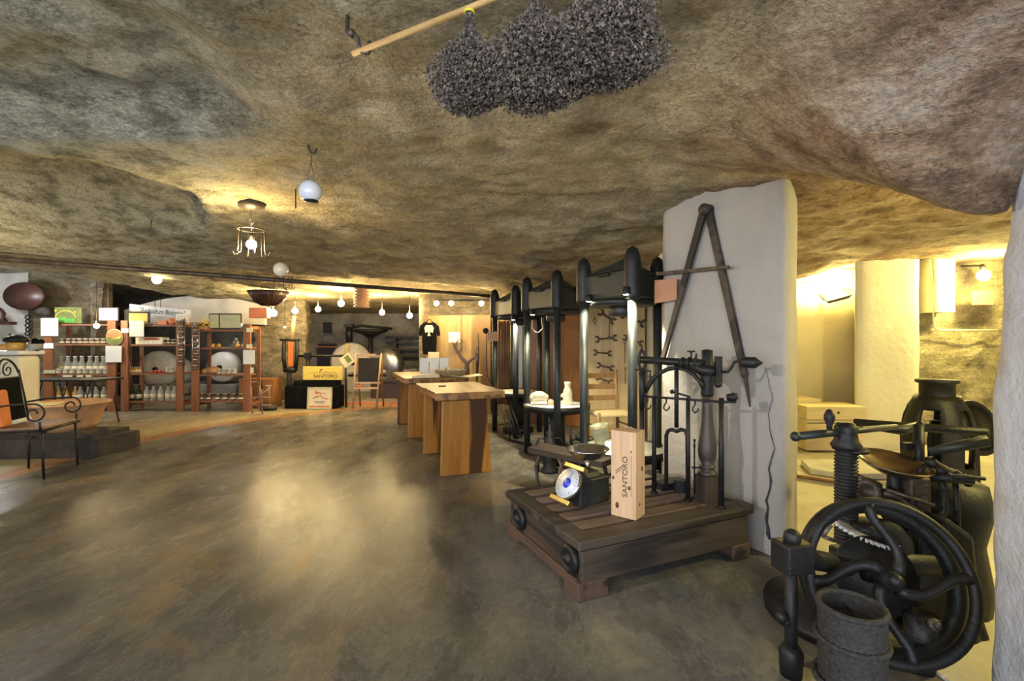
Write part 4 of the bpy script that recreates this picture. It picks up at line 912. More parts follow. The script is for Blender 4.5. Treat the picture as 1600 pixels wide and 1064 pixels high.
t = thing('wooden_basket', 'small dark wooden basket on the floor before the chest', 'basket', (G(434, 637).x, 8.15, 0)); m = MB(); m.lathe([(.12, 0), (.14, .09), (.13, .09), (.11, .01)], (0, 0, 0), 18, None, 1.1, .8); m.build('tub', 'old', t); m = MB(); m.tube([(-.14, 0, .09), (-.08, 0, .13), (.08, 0, .13), (.14, 0, .09)], .008, 6); m.build('handle', 'old', t)
# ---------------------------------------------------------------- old pendulum wheel, signs, easel
q = Vector((G(447, 632).x, 8.9, 0))
def S(px, py, d=8.6): return P(px, py, d)
t = thing('press_wheel', 'narrow black machine frame with an orange belt, pale pole above, beside the rock pier', 'machine', S(448, 620, 8.75)); o_ = t.location.copy()
def Bs(m, name, mat): m.v = [(x-o_.x, y-o_.y, z-o_.z) for x, y, z in m.v]; return m.build(name, mat, t)
m = MB(); m.tube([S(444, 532), S(443, 560), S(446, 579)], .035, 8); m.tube([S(464, 532), S(464, 560), S(461, 579)], .035, 8); m.tube([S(444, 578), S(462, 578)], .05, 8); m.tube([S(438, 531), S(468, 531)], .022, 8); Bs(m, 'frame', 'iron')
m = MB(); a = S(455, 535); b = S(454, 572); m.box((a+b)/2, (.085, .02, (a-b).length)); Bs(m, 'belt', 'orange')
m = MB(); m.tube([S(462, 556), S(500, 556), S(545, 556)], .022, 8); m.box(S(481, 556), (.10, .10, .12)); m.tube([S(481, 556), S(481, 625)], .04, 8); m.tube([S(452, 580), S(452, 622)], .04, 8); Bs(m, 'shaft', 'iron')
m = MB(); m.tube([S(460, 493), S(456, 530)], .035, 6); Bs(m, 'pole', 'ply')
t = thing('black_stand', 'black cloth-covered stand carrying the yellow sign', 'stand', (G(503, 632).x, 8.5, 0))
m = MB(); m.box((.03, 0, .20), (.94, .35, .40)); m.box((.08, 0, .44), (.75, .30, .10)); m.build('cloth', 'black', t, .02)
t = thing('yellow_sign', 'yellow sign with dark lettering lying on the black stand', 'sign', P(504.5, 583, 8.35))
m = MB(); m.box((0, 0, 0), (.69, .03, .235)); m.build('panel', 'yellow', t, .004)
text_mesh('lettering', 'SANTORO', .085, 'burn', t, (.05, -.018, -.055), (PI/2, 0, 0), sx=1.05)
m = MB(); m.tube([(-.24, -.017, .01), (.25, -.017, .01)], .002, 4); m.tube([(-.05, -.017, .03), (-.03, -.017, .06), (.0, -.017, .075)], .008, 5); m.ball((.06, -.017, .025), .01, 6); m.build('emblem', 'burn', t)
t = thing('poster_frame', 'framed print of an orange tree leaning against the black stand', 'poster', P(499.5, 616, 8.25)); t.location.z = .195; t.rotation_euler.x = -.08
m = MB()
for x, z, w_, h_ in ((-.205, 0, .02, .37), (.205, 0, .02, .37), (0, .18, .43, .02), (0, -.18, .43, .02)): m.box((x, 0, z), (w_, .02, h_))
m.build('frame', 'mapprint', t); m = MB(); m.box((0, .004, 0), (.40, .008, .35)); m.build('sheet', 'cream', t)
m = MB(); m.tube([(-.12, -.003, .0), (-.03, -.003, .035), (.02, -.003, .05), (.05, -.003, .01), (.14, -.003, -.01)], .008, 5)
random.seed(2)
for i in range(14): m.ball((random.gauss(-.02, .04), -.003, .10+random.gauss(0, .022)), .014, 6, 1, .3)
m.box((0, -.001, -.145), (.36, .003, .03)); m.build('tree_print', 'terrabox', t)
m = MB(); m.box((0, -.001, -.06), (.2, .002, .01)); m.box((0, -.001, -.085), (.16, .002, .008)); m.build('print_lines', 'ink', t)
t = thing('tilted_leaflet', 'yellowed leaflet tilted on its corner above the yellow sign', 'leaflet', P(542, 563, 8.45))
m = MB(); R = Matrix.Rotation(math.radians(-35), 3, 'Y'); m.box((0, 0, 0), (.20, .01, .20), R); m.build('sheet', 'cream', t); m = MB(); m.box(R@Vector((.03, -.007, .01)), (.09, .003, .13), R); m.build('picture', 'olive', t)
m = MB(); m.tube([P(540, 572, 8.47), P(541, 636.5, 8.47)], .02, 6); single('dark_stake', m, 'iron', 'dark stake holding up the tilted leaflet', 'stake')
# easel
t = thing('chalkboard_easel', 'small wooden easel with an empty dark chalkboard standing on the floor', 'easel', (G(575, 632).x, 8.35, 0)); o_ = t.location.copy()
def E(px, py, d=8.3): return P(px, py, d)-o_
m = MB(); m.box((E(577, 579)), (.385, .012, .44)); m.build('board', 'charcoal', t)
for a, b, n in (((557, 552), (551, 632), 'leg'), ((595.5, 552), (588, 632), 'leg')):
    m = MB(); m.tube([E(*a), E(b[0], 638.5)], .019, 4); m.build(n, 'pine', t)
for a, b in (((596, 553), (599, 630)), ((558, 560), (563, 630))):
    m = MB(); m.tube([E(*a, 8.36), E(b[0], 634.5, 8.60)], .016, 4); m.build('leg', 'chairwood', t)
m = MB(); m.box(E(576, 555), (.42, .02, .05)); m.box(E(575, 598), (.44, .02, .03)); m.box(E(573, 606.5), (.42, .05, .03)); m.build('rail', 'pine', t); m = MB(); m.box(E(562, 603), (.11, .04, .04)); m.build('eraser', 'terrabox', t); m = MB(); m.box(E(591, 553, 8.28), (.08, .012, .03)); m.build('plate', 'ink', t)
# ---------------------------------------------------------------- olive mill far behind
mt = thing('mill_basin', 'low stone mill basin with black rim behind the easel', 'basin', (RX(575, 10.9), 10.9, .04))
m = MB(); m.lathe([(1.0, 0), (1.05, .05), (1.05, .42), (1.12, .44), (1.12, .50), (1.0, .50), (1.0, .27), (0, .27)], (.0, .2, 0), 40, None, 1, .55); m.build('basin', 'stone', mt)
m = MB(); m.lathe([(1.06, .36), (1.10, .36), (1.10, .41), (1.06, .41)], (0, .2, 0), 40, None, 1, .55); m.build('hoop', 'iron', mt)
def mstone(px, py, r, d, yaw, label, mat='stone', strap=False):
    q = P(px, py, d); t = thing('millstone', label, 'millstone', (q.x, d, q.z), yaw, 'upright millstones of the olive mill')
    R = frame((0, -1, .0)); m = MB(); m.lathe([(.0, -.15), (r*.92, -.15), (r, -.11), (r, .06), (r*.93, .12), (r*.5, .17), (0, .18)], (0, 0, 0), 40, R); m.build('stone', mat, t)
    m = MB(); m.cyl((0, -.22, 0), (0, -.1, 0), .05, n=12); m.build('axle', 'iron', t)
    if strap: m = MB(); m.box((-.17, -.17, .1), (.09, .02, r*1.5), Matrix.Rotation(.25, 3, 'Y')); m.build('strap', 'straw', t)
    return t
mstone(549, 566, .44, 10.7, .45, 'large pale millstone behind the tilted leaflet', 'stone', True)
mstone(603, 570, .42, 10.75, -.35, 'shiny grey millstone just behind the easel', 'zinc')
mstone(250, 576, .40, 10.6, .2, 'pale rounded millstone seen through the middle rack', 'stone')
mstone(350, 573, .33, 10.4, .1, 'bright millstone seen through the rack with map prints', 'white')
mstone(279, 582, .33, 11.1, -.2, 'grey smaller millstone behind the middle rack upright', 'stone')
for px, w_, n in ((262, 1.3, 'long low stone base under the millstones behind the middle rack'), (352, .95, 'low stone base under the bright millstone behind the last rack')):
    single('mill_plinth', MB().box((0, 0, .13), (w_, .9, .24)), 'far_wall', n, 'base', (RX(px, 10.7), 10.75, 0), bevel=.03)
m = MB(); q = P(582, 522, 10.9); m.lathe([(.04, 1.0), (.05, 1.44)], (0, 0, -.4), 12); 
t = thing('mill_shaft', 'black iron mill shaft with a shallow dish above the millstones', 'shaft', (P(578, 530, 10.9).x, 10.95, .31))
m = MB(); m.cyl((0, 0, 0), (0, 0, 1.08), .055, n=12); m.build('shaft', 'iron', t)
m = MB(); m.lathe([(.06, .95), (.20, 1.03), (.40, 1.10), (.40, 1.15), (.38, 1.15), (.0, 1.03)], (0, 0, 0), 24, None, 1, .6); m.build('dish', 'iron', t)
m = MB(); m.cyl((-.46, -.1, .85), (-.46, -.1, 1.21), .075, n=12); m.box((-.46, -.1, 1.23), (.2, .15, .07)); m.tube([(-.46, -.1, 1.18), (-.2, 0, 1.23), (.5, 0, 1.16)], .03, 8); m.build('side_cylinder', 'iron', t)
t = thing('wall_niche', 'small dark rectangular opening in the far pale wall', 'niche', P(511.5, 512, 12.24)); m = MB(); m.box((0, 0, 0), (.20, .06, .28)); m.build('shade_panel', 'ink', t); m = MB(); m.box((0, -.04, -.17), (.28, .08, .03)); m.build('sill', 'far_wall', t)  # dark box on the wall stands in for the niche's shaded depth
t = thing('dark_doorway', 'dark barred opening low in the far wall behind the yellow sign', 'opening', P(511, 557, 12.24)); m = MB(); m.box((0, 0, -.1), (.50, .06, .62)); m.build('shade_panel', 'ink', t); m = MB(); m.box((-.12, 0, .30), (.22, .05, .06)); m.box((.14, 0, .30), (.18, .05, .06)); m.build('slot', 'ink', t); m = MB(); m.box((0, -.02, .25), (.64, .08, .03)); m.build('lintel', 'terrabox', t)  # dark boxes on the wall stand in for the opening's unlit inside
m = MB()
for z in (0, -.13, -.30, -.46): m.box((0, 0, z), (1.5, .20, .045))
m.box((-.5, 0, -.25), (.05, .18, .5)); m.box((.4, 0, -.25), (.05, .18, .5)); single('wall_shelves', m, 'old', 'dark plank shelves on the far wall behind the shiny millstone', 'shelves', P(650, 527, 11.95))
m = MB(); m.box((0, 0, .16), (.7, .25, .32)); m.box((0, -.01, .345), (.76, .3, .04)); single('low_cabinet', m, 'darkoak', 'low dark red cabinet behind the easel legs', 'cabinet', (RX(609, 9.6), 9.6, .04))
# plywood wall with branch, T-shirt, papers
board('plywood_wall', 'tall golden plywood sheet wall behind the farther slab table', 'wall panel', (-1.44, 7.95), (-.35, 7.80), 0, 1.62, .03, 'ply_dark')
q = P(671, 503, 7.75)
t = thing('t_shirt', 'black T-shirt with a pale tree print hanging on the plywood wall', 'shirt', q)
half = [(0, -.02), (.035, -.01), (.06, .0), (.10, -.02), (.155, -.075), (.175, -.22), (.13, -.235), (.115, -.14), (.118, -.30), (.105, -.52), (0, -.55)]
poly = half+[(-x, z) for x, z in half[-2:0:-1]]
m = MB(); m.prism(poly[::-1], .05, FR, (0, .02, 0)); m.build('shirt', 'black', t, .012)
m = MB(); m.prism([(-.06, -.20), (-.075, -.12), (-.05, -.075), (.05, -.075), (.075, -.12), (.06, -.20), (.03, -.185), (.012, -.19), (.02, -.24), (.035, -.25), (-.035, -.25), (-.02, -.24), (-.012, -.19), (-.03, -.185)][::-1], .004, FR, (0, -.034, .02)); m.build('tree_print', 'cream', t)
m = MB(); m.tube([(-.05, 0, -.01), (-.03, 0, .03), (0, 0, .045), (.03, 0, .03), (.05, 0, -.01)], .006, 6); m.build('hanger', 'iron', t)
panel('notice_sheet', 'white notice sheet pinned on the plywood wall right of the shirt', 'sheet', 701, 519, 719, 535, 7.72, 'paper')
panel('notice_sheet', 'pale sheet pinned below the shirt on the plywood wall', 'sheet', 669, 550, 686, 565, 7.72, 'cream')
t = thing('dry_branch', 'forked peeled branch leaning against the plywood wall behind the bowl', 'branch', P(728, 591, 6.9)); o_ = t.location.copy()
def Br(pts, r): m.tube([P(x, y, 6.9)-o_ for x, y in pts], r, 7)
m = MB(); Br([(727, 640), (726, 600), (729, 580), (729, 568), (720, 558), (714, 549), (712, 540)], [.05, .05, .045, .035, .028, .022, .014]); Br([(729, 570), (736, 562), (743, 556), (748, 549)], [.03, .022, .014, .006]); m.build('trunk', 'branch', t)
for pts in ([(713, 548), (709, 542), (707, 534)], [(716, 552), (721, 545), (722, 537)], [(712, 541), (714, 534), (719, 529)], [(712, 541), (708, 536)], [(736, 562), (744, 561), (750, 563)], [(743, 556), (742, 549), (745, 543)]):
    m = MB(); Br(pts, [.012, .009, .004][:len(pts)]); m.build('twig', 'branch', t)
m = MB(); m.tube([P(747, 520, 7.7), P(746, 560, 7.7), P(745, 600, 7.7)], [.008, .03, .01], 6); single('spindle', m, 'rust', 'slim grey spindle leaning on the plywood wall beside the branch', 'spindle')
t = thing('pressure_gauge', 'round black gauge on a thin curved pipe before the plywood wall', 'gauge', P(759, 517, 6.9)); o_ = t.location.copy()
m = MB(); m.lathe([(0, -.02), (.042, -.02), (.042, .02), (0, .024)], (0, 0, 0), 20, FR); m.build('dial', 'iron', t)
m = MB(); m.tube([P(760, 522, 6.9)-o_, P(760, 560, 6.9)-o_, P(761, 588, 6.9)-o_, P(768, 600, 6.85)-o_], .009, 6); m.tube([P(760, 535, 6.9)-o_, P(772, 536, 6.8)-o_], .008, 6); m.build('pipe', 'rust', t)
panel('small_card', 'small brown card on the column of the farthest press beside the gauge', 'card', 762, 518, 777, 533, 6.22, 'cardb')
# ---------------------------------------------------------------- hanging things under the ceiling
random.seed(8)
RA = P(552, 84, 1.335); RB = RA+(P(760, 2, 1.13)-RA)*2.1
m = MB(); m.tube([RA, (RA+RB)/2, RB], .008, 8); single('cane_pole', m, 'cane', 'thin tan cane pole hooked under the rock ceiling', 'pole')
hq = P(562, 62, 1.32)
def hook(name, q, label, h, r=.012, R=None, th=.0045, mat='rust'):
    m = MB(); m.tube([(0, 0, h), (0, 0, r), (.1*r, 0, 0), (r*.7, 0, -r*.7), (r*1.5, 0, -r*.5), (r*1.8, 0, r*.3)], th, 6)
    return single(name, m, mat, label, 'hook', q)
d_ = ceil_hit(556, 40); t = thing('ceiling_hook', 'curled iron hook holding the end of the cane pole', 'hook', P(566, 72, 1.32)); hq = t.location
m = MB(); m.tube([(-.05, .03, .13), (-.046, .01, .05), (-.036, 0, .032), (-.022, 0, .034), (-.012, 0, .020), (-.010, 0, .0), (0, 0, -.017), (.015, 0, -.019), (.024, 0, -.004), (.020, 0, .012)], .0065, 8); m.build('hook', 'rust', t); m = MB(); m.ball((-.030, -.002, .034), .012, 10); m.build('knuckle', 'rust', t)
def bunch(px, label, zr, wid, hgt, n, xt):
    p = (px-800)/F; s = (RA.y*0); 
    # point of the pole seen at this column
    dv = RB-RA; k = (p*RA.y-RA.x)/(dv.x-p*dv.y); q = RA+dv*k
    t = thing('dried_bunch', label, 'dried flowers', q, group='dried flower bunches on the cane pole')
    m = MB()
    for i in range(26):
        a = random.uniform(0, 2*PI); r = wid*.75*random.random()**.5
        m.tube([(.004*math.cos(a), .004*math.sin(a), .035), (.006*math.cos(a), .006*math.sin(a), -.01), (r*.5*math.cos(a), r*.5*math.sin(a), -hgt*.45), (r*math.cos(a), r*math.sin(a), -hgt*.9)], .0012, 3)
    o = m.build('stems', 'stem', t); o['kind'] = 'stuff'
    vs_ = []; fs = []
    for i in range(n):
        u = random.random()**.75; z = -hgt*(.06+.94*u); env = wid*(.09+.91*sst(.08, .70, u))*(1 if u < .70 else math.sqrt(max(.0, 1-((u-.70)/.36)**2)))
        a = random.uniform(0, 2*PI); r = env*random.random()**.42*(1+random.gauss(0, .07)+.11*math.sin(a*3+u*9))*(1.18 if random.random() < .07 else 1); c = Vector((r*math.cos(a), r*.8*math.sin(a), z))
        s1 = random.uniform(.0018, .0034)*(1 if random.random() < .8 else 1.7); d1 = Vector([random.gauss(0, 1) for _ in range(3)]).normalized(); d2 = d1.orthogonal().normalized(); d3 = d1.cross(d2)
        b_ = len(vs_); vs_ += [tuple(c+d1*s1*1.5), tuple(c-d1*s1*.8+d2*s1), tuple(c-d1*s1*.8-d2*s1*.6+d3*s1), tuple(c-d1*s1*.8-d2*s1*.5-d3*s1)]
        fs += [(b_, b_+1, b_+2), (b_, b_+2, b_+3), (b_, b_+3, b_+1), (b_+1, b_+3, b_+2)]
    m = MB(); m.add(vs_, fs); o = m.build('flower_heads', 'dry', t); o['kind'] = 'stuff'
    m = MB(); m.ring((0, 0, -.010), .011, .0035, 14, 6); m.build('tie', 'twine', t)
    m = MB(); m.lathe([(.012, .02), (.018, .045), (.0, .06)], (0, 0, -.01), 8); m.build('stalk_ends', 'stem', t)
bunch(733, 'smallest dried flower bunch with yellow tie, nearest the pole hook', 0, .098, .245, 6500, 0)
bunch(838, 'middle dried flower bunch, hanging between the other two on the cane pole', 0, .125, .275, 9500, 0)
bunch(950, 'dried flower bunch farthest from the pole hook', 0, .118, .265, 9500, 0)
# opal globe on a hook
d = ceil_hit(488, 225); t = thing('globe_lamp', 'white opal glass globe hanging by wires from an iron ceiling hook', 'lamp', P(485, 299, d)); o_ = t.location.copy()
m = MB(); m.ball((0, 0, 0), .055, 24); m.build('globe', 'globe', t)
m = MB(); m.lathe([(.034, 0), (.034, -.008), (0, -.009)], (.004, 0, -.046), 18); m.build('cap', 'iron', t)
m = MB()
for px in (480, 492): m.tube([P(px, 283, d)-o_, P(486, 254, d)-o_], .0015, 5)
m.tube([P(486, 254, d)-o_, P(487, 243, d)-o_], .002, 5); m.build('wire', 'rust', t)
m = MB(); top = P(483, 214, d)-o_; m.tube([top, P(482, 230, d)-o_, P(486, 239, d)-o_, P(492, 239, d)-o_, P(495, 232, d)-o_], .0045, 6); m.build('hook', 'iron', t)
d = ceil_hit(460, 285)+.1; m = MB(); m.tube([P(460, 281, d), P(458, 291, d), P(462, 296, d)], .004, 6); m.tube([P(462, 296, d), P(462, 326, d)], .004, 6); single('iron_spike', m, 'iron', 'iron ceiling spike with hook end beside the opal globe', 'spike')
d = ceil_hit(237, 343); m = MB(); m.tube([P(236, 336, d), P(237, 342, d), P(236, 354, d)], [.012, .005, .003], 6); single('ceiling_peg', m, 'iron', 'small iron peg in the ceiling niche', 'peg')
# lantern
d = ceil_hit(391, 318); q = P(393, 381, d); t = thing('hook_lantern', 'lit bulb inside an iron cage of hooks hanging from the ceiling', 'lantern', q); o_ = q.copy(); kk = d/F
m = MB(); m.lathe([(.0, .02), (.028, .018), (.030, 0), (.02, -.018), (.0, -.026)][::-1], (0, 0, 0), 14); m.ball((0, 0, -.004), .034, 14); m.build('bulb', 'bulb', t)
m = MB(); m.cyl((0, 0, .034), (0, 0, .075), .012, n=10); m.build('socket', 'iron', t)
m = MB(); m.lathe([(.03, .205), (.085, .225), (.085, .245), (0, .25)], (0, 0, .03), 20); m.build('ceiling_plate', 'rust', t)
m = MB(); m.tube([(-2*kk, 0, 70*kk), (-1*kk, 0, 45*kk), (0, 0, 20*kk)], .003, 6); m.ring((0, 0, 35*kk), .018, .003, 12, 5, frame((0, 1, 0)))
m.ring((0, 0, 22*kk), 19*kk, .0045, 24, 6)
for i in range(6):
    a = i*PI/3+.2; c_, s_ = math.cos(a), math.sin(a)
    m.tube([(19*kk*c_, 19*kk*s_, 22*kk), (19*kk*c_, 19*kk*s_, -8*kk), (20*kk*c_, 20*kk*s_, -16*kk), (24*kk*c_, 24*kk*s_, -18*kk), (27*kk*c_, 27*kk*s_, -12*kk)], .0035, 5)
m.build('cage', 'rust', t)
l = light('POINT', 'lantern_light', (0, -.05, -.03), 24, WARM, .035); l.parent = t
# small warm globe with hooks
d = ceil_hit(440, 412); q = P(439, 421, d*.93); t = thing('globe_lamp', 'small warm white globe over an iron rack of hooks near the pipe', 'lamp', q); kk = d/F
m = MB(); m.ball((0, 0, 0), 10.5*kk, 18); m.build('globe', 'globe_warm', t)
m = MB(); m.tube([(-10*kk, 0, -10*kk), (16*kk, 0, -10*kk)], .004, 5)
for x in (-10, -3, 4, 12, 16): m.tube([(x*kk, 0, -10*kk), (x*kk, 0, -28*kk), ((x+3)*kk, 0, -30*kk), ((x+4)*kk, 0, -26*kk)], .0035, 5)
m.build('hook_rack', 'rust', t)
m = MB(); m.tube([(0, 0, 10*kk), (0, 0, 22*kk)], .004, 5); m.build('stem', 'rust', t)
# bulbs hanging in the shop part
def hang_bulb(px, py, d, r, power, label, top=True, group='lit bulbs strung in the shop part', col=WARM, lz=.10):
    q = P(px, py, d); t = thing('hanging_bulb', label, 'bulb', q, group=group)
    m = MB(); m.ball((0, 0, 0), r, 20); m.build('bulb', 'bulb_far', t)
    m = MB(); m.cyl((0, 0, r*.9), (0, 0, r*.9+.045), .016, n=8)
    h = ceil_h(q.x, q.y)-q.z
    if h > .1: m.tube([(0, 0, r), (0, 0, h)], .004, 5)
    m.build('socket', 'iron', t)
    if power: l = light('POINT', 'bulb_light', (0, -.06, lz), power*.85, col, .04); l.parent = t
hang_bulb(245, 437, 6.4, .055, 60, 'lit bulb under the ceiling above the middle rack')
hang_bulb(151, 509, 7.7, .04, 9, 'lit bulb hanging before the top shelf of the rack by the counter')
hang_bulb(427, 489, 7.95, .058, 45, 'big lit bulb hanging under the dark half bowl')
hang_bulb(461, 486, 8.3, .05, 22, 'lit bulb above the pale pole of the black machine')
hang_bulb(497, 483, 8.6, .05, 22, 'lit bulb third from the half bowl along the string')
hang_bulb(533, 474, 7.6, .05, 49, 'lit bulb just beside the coiled clay pipe')
hang_bulb(597, 488, 8.6, .05, 26, 'lit bulb above the millstone shaft dish')
hang_bulb(640, 493, 8.3, .05, 26, 'lit bulb nearest the T-shirt')
hang_bulb(445, 511, 9.05, .018, 2, 'tiny lit bulb against the rock pier')
t = thing('track_light', 'lit ceiling track with three lamps over the plywood wall', 'lamp', P(722, 474, 7.4))
m = MB(); m.box((0, 0, .05), (.85, .05, .03)); m.build('track', 'iron', t)
for x in (-.40, -.17, .30):
    m = MB(); m.ball((x, 0, 0), .04, 12); m.build('bulb', 'bulb_far', t)
    l = light('POINT', 'track_lamp_light', (x, -.07, -.06), 10, (1, .74, .34), .04); l.parent = t
# half bowl and coiled pipe
t = thing('half_bowl', 'dark ribbed half bowl hanging under the vault', 'bowl', P(420, 479, 7.5))
m = MB(); m.lathe([(.0, 0), (.09, .01), (.19, .07), (.26, .15), (.305, .24), (.295, .24), (.24, .15), (.08, .03), (0, .02)], (0, 0, 0), 24); m.build('bowl', 'darkoak', t)
m = MB()
for i in range(12): a = PI+PI*i/11; m.tube([(.1*math.cos(a), .1*math.sin(a), .01), (.2*math.cos(a), .2*math.sin(a), .07), (.31*math.cos(a), .31*math.sin(a), .24)], .006, 5)
m.build('rib', 'darkoak', t)['kind'] = 'stuff'
m = MB()
for a in (.5, 2.6): m.tube([(.29*math.cos(a), .29*math.sin(a), .23), (0, 0, .50)], .005, 5)
m.build('cord', 'rust', t)
t = thing('coiled_pipe', 'ribbed reddish clay pipe hanging down from the ceiling', 'pipe', P(565, 481, 7.3))
m = MB(); pr = []
for i in range(7): pr += [(.085, i*.045), (.118, i*.045+.012), (.118, i*.045+.028), (.085, i*.045+.040)]
m.lathe(pr, (0, 0, 0), 22); m.build('ribbed_body', 'darkoak' if False else 'terracotta', t)
# ---------------------------------------------------------------- left side: counter, chairs, planter
t = thing('counter', 'cream counter block with rounded white top at the side wall', 'counter', (-6.95, 6.1, 0))
m = MB(); m.box((.0, 0, .505), (1.50, .30, 1.01)); m.build('body', 'stucco', t, .06)
m = MB(); m.box((.0, 0, 1.045), (1.56, .36, .06)); m.build('worktop', 'white', t, .028)
CT = 1.078
t = thing('lidded_pot', 'amber pot under a wide black lid on the white counter', 'pot', (P(28, 540, 6.1).x, 6.08, CT))
m = MB(); m.lathe([(.08, 0), (.10, .02), (.10, .09), (.085, .10)], (0, 0, 0), 20); m.build('body', 'gold', t); m = MB(); m.lathe([(.11, .10), (.125, .115), (.12, .15), (.05, .19), (.0, .20)], (0, 0, 0), 20); m.build('lid', 'iron', t)
t = thing('glass_bowl', 'dark glass bowl with a bright glint beside the lidded pot', 'bowl', (P(52, 540, 6.1).x, 6.12, CT)); m = MB(); m.lathe([(.05, 0), (.075, .03), (.085, .08), (.08, .08), (.05, .01)], (0, 0, 0), 20); m.build('bowl', 'glass', t); m = MB(); m.lathe([(0, .012), (.06, .015), (.06, .03), (0, .04)], (0, 0, 0), 14); m.build('content', 'zinc', t)
t = thing('oil_bottle', 'small white-topped bottle at the edge of the picture on the counter', 'bottle', (P(8, 540, 6.0).x, 6.05, CT)); m = MB(); m.lathe([(.03, 0), (.03, .06), (.02, .08), (.025, .10), (.01, .14), (.008, .19)], (0, 0, 0), 12); m.build('body', 'cream', t); m = MB(); m.lathe([(.012, .19), (.012, .205), (0, .206)], (0, 0, 0), 10); m.build('cap', 'ink', t)
single('amber_jar', MB().lathe([(.03, 0), (.035, .02), (.033, .07), (0, .08)], (0, 0, 0), 12), 'gold', 'small amber jar at the far end of the white counter', 'jar', (P(1, 540, 6.1).x, 6.12, CT))
single('dark_plant', MB().ball((0, 0, .06), .06, 10, 1, 1, 1.3).ball((.05, 0, .1), .04, 8).ball((-.03, 0, .12), .035, 8), 'black', 'dark rounded object at the inner corner of the counter', 'ornament', (P(58, 540, 6.16).x, 6.16, CT))
# stack of iron rings on the wall
t = thing('ring_chain', 'hanging chain of black iron rings on the white wall above the counter', 'chain', P(43, 523, 8.36)); 
for k in range(5):
    m = MB(); m.ring((0.01*(k % 2), 0, k*.072+.02), .036, .011, 16, 6, frame((0, 1, 0)), 1.1, .9); m.build('ring', 'iron', t)
q = P(41, 463, 8.05)
t = thing('shield_disc', 'dark reddish-brown shallow round dish hung on the white wall', 'dish', q)
m = MB(); m.lathe([(.0, .02), (.25, .015), (.315, .0), (.33, .03), (.32, .06), (0, .08)], (0, 0, 0), 36, FR, 1.05, .72); m.build('dish', 'darkoak', t)
t = thing('shield_disc', 'greyer round disc partly behind the reddish dish on the white wall', 'dish', q+Vector((-.09, .13, .01))); m = MB(); m.lathe([(0, 0), (.30, 0), (.31, .03), (0, .05)], (0, 0, 0), 32, FR, 1, .78); m.build('dish', 'rust', t)
single('dark_bag', MB().ball((0, 0, 0), .12, 12, 1.1, .5, .65).ball((.08, 0, -.03), .07, 10), 'bark', 'dark lump hanging below the reddish wall dish', 'bag', P(66, 486, 8.1))
t = thing('wall_bracket', 'dark carved wall bracket at the edge of the picture', 'bracket', P(5, 505, 8.0)); m = MB(); m.box((0, 0, 0), (.34, .12, .05)); m.build('shelf', 'darkoak', t); m = MB(); m.lathe([(.10, 0), (.06, .08), (.07, .14), (.04, .2), (0, .24)], (-.05, 0, .03), 12); m.build('figure', 'darkoak', t)
# wrought-iron armchairs
def spiral(c, r, turns, a0, n=22, sgn=1, shrink=.8, ax='x'):
    pts = []
    for i in range(n+1):
        u = i/n; a = a0+sgn*turns*2*PI*u; rr = r*(1-shrink*u); pts.append((rr*math.cos(a), rr*math.sin(a)))
    return pts
def armchair(t, cushion):
    """faces +x; seat centre at the origin"""
    for x, y in ((.24, -.25), (.24, .25), (-.10, -.23), (-.10, .23)):
        m = MB(); m.tube([(x*1.08, y, 0), (x, y, .42)], .011, 6); m.build('leg', 'iron', t)
    m = MB(); m.tube([(.27, -.26, .42), (.27, .26, .42), (-.12, .24, .42), (-.12, -.24, .42)], .010, 6, True); m.build('seat_frame', 'iron', t)
    m = MB(); m.box((.07, 0, .437), (.38, .48, .03)); m.build('seat', 'leather', t, .012)
    for s in (-1, 1):
        m = MB(); m.tube([(-.11, s*.24, .42), (-.14, s*.24, .65), (-.19, s*.24, .93)], .010, 6)
        c = (.20, .57); pts = [(x+c[0], z+c[1]) for x, z in spiral(c, .085, 1.25, PI/2, 24, -1, .72)]
        m.tube([(-.14, s*.25, .62), (.02, s*.27, .65)]+[(x, s*.27, z) for x, z in pts], .008, 6); m.tube([(.24, s*.26, .42), (.24, s*.27, .50)], .009, 6); m.build('arm', 'iron', t)
    m = MB(); n = 18
    for s in (-1, 1):
        m.tube([(-.19-.03*math.sin(PI*i/n), s*.12+.12*math.cos(PI*i/n), .90+.13*math.sin(PI*i/n)) for i in range(n+1)], .010, 6)
        sp = spiral((0, 0), .07, 1.3, PI/2 if s > 0 else PI/2, 20, s)
        m.tube([(-.20, s*.12+y, .93+z) for y, z in sp], .006, 5)
    m.tube([(-.175, -.24, .86), (-.175, .24, .86)], .008, 6); m.build('back_scroll', 'iron', t)
    m = MB(); m.box((-.145, 0, .67), (.03, .40, .38), Matrix.Rotation(-.15, 3, 'Y')); m.build('back_panel', cushion, t, .01)
c1_ = thing('iron_armchair', 'wrought-iron armchair with scrolled arms, tan seat and black back panel', 'chair', (-4.37, 4.26, 0), math.radians(17)); armchair(c1_, 'black')
single('orange_cushion', MB().box((0, 0, .16), (.07, .13, .32), Matrix.Rotation(-.12, 3, 'Y')), 'orange', 'upright orange cushion leaning in the near corner of the iron armchair', 'cushion', (-4.385, 4.06, .455), math.radians(17), bevel=.02)
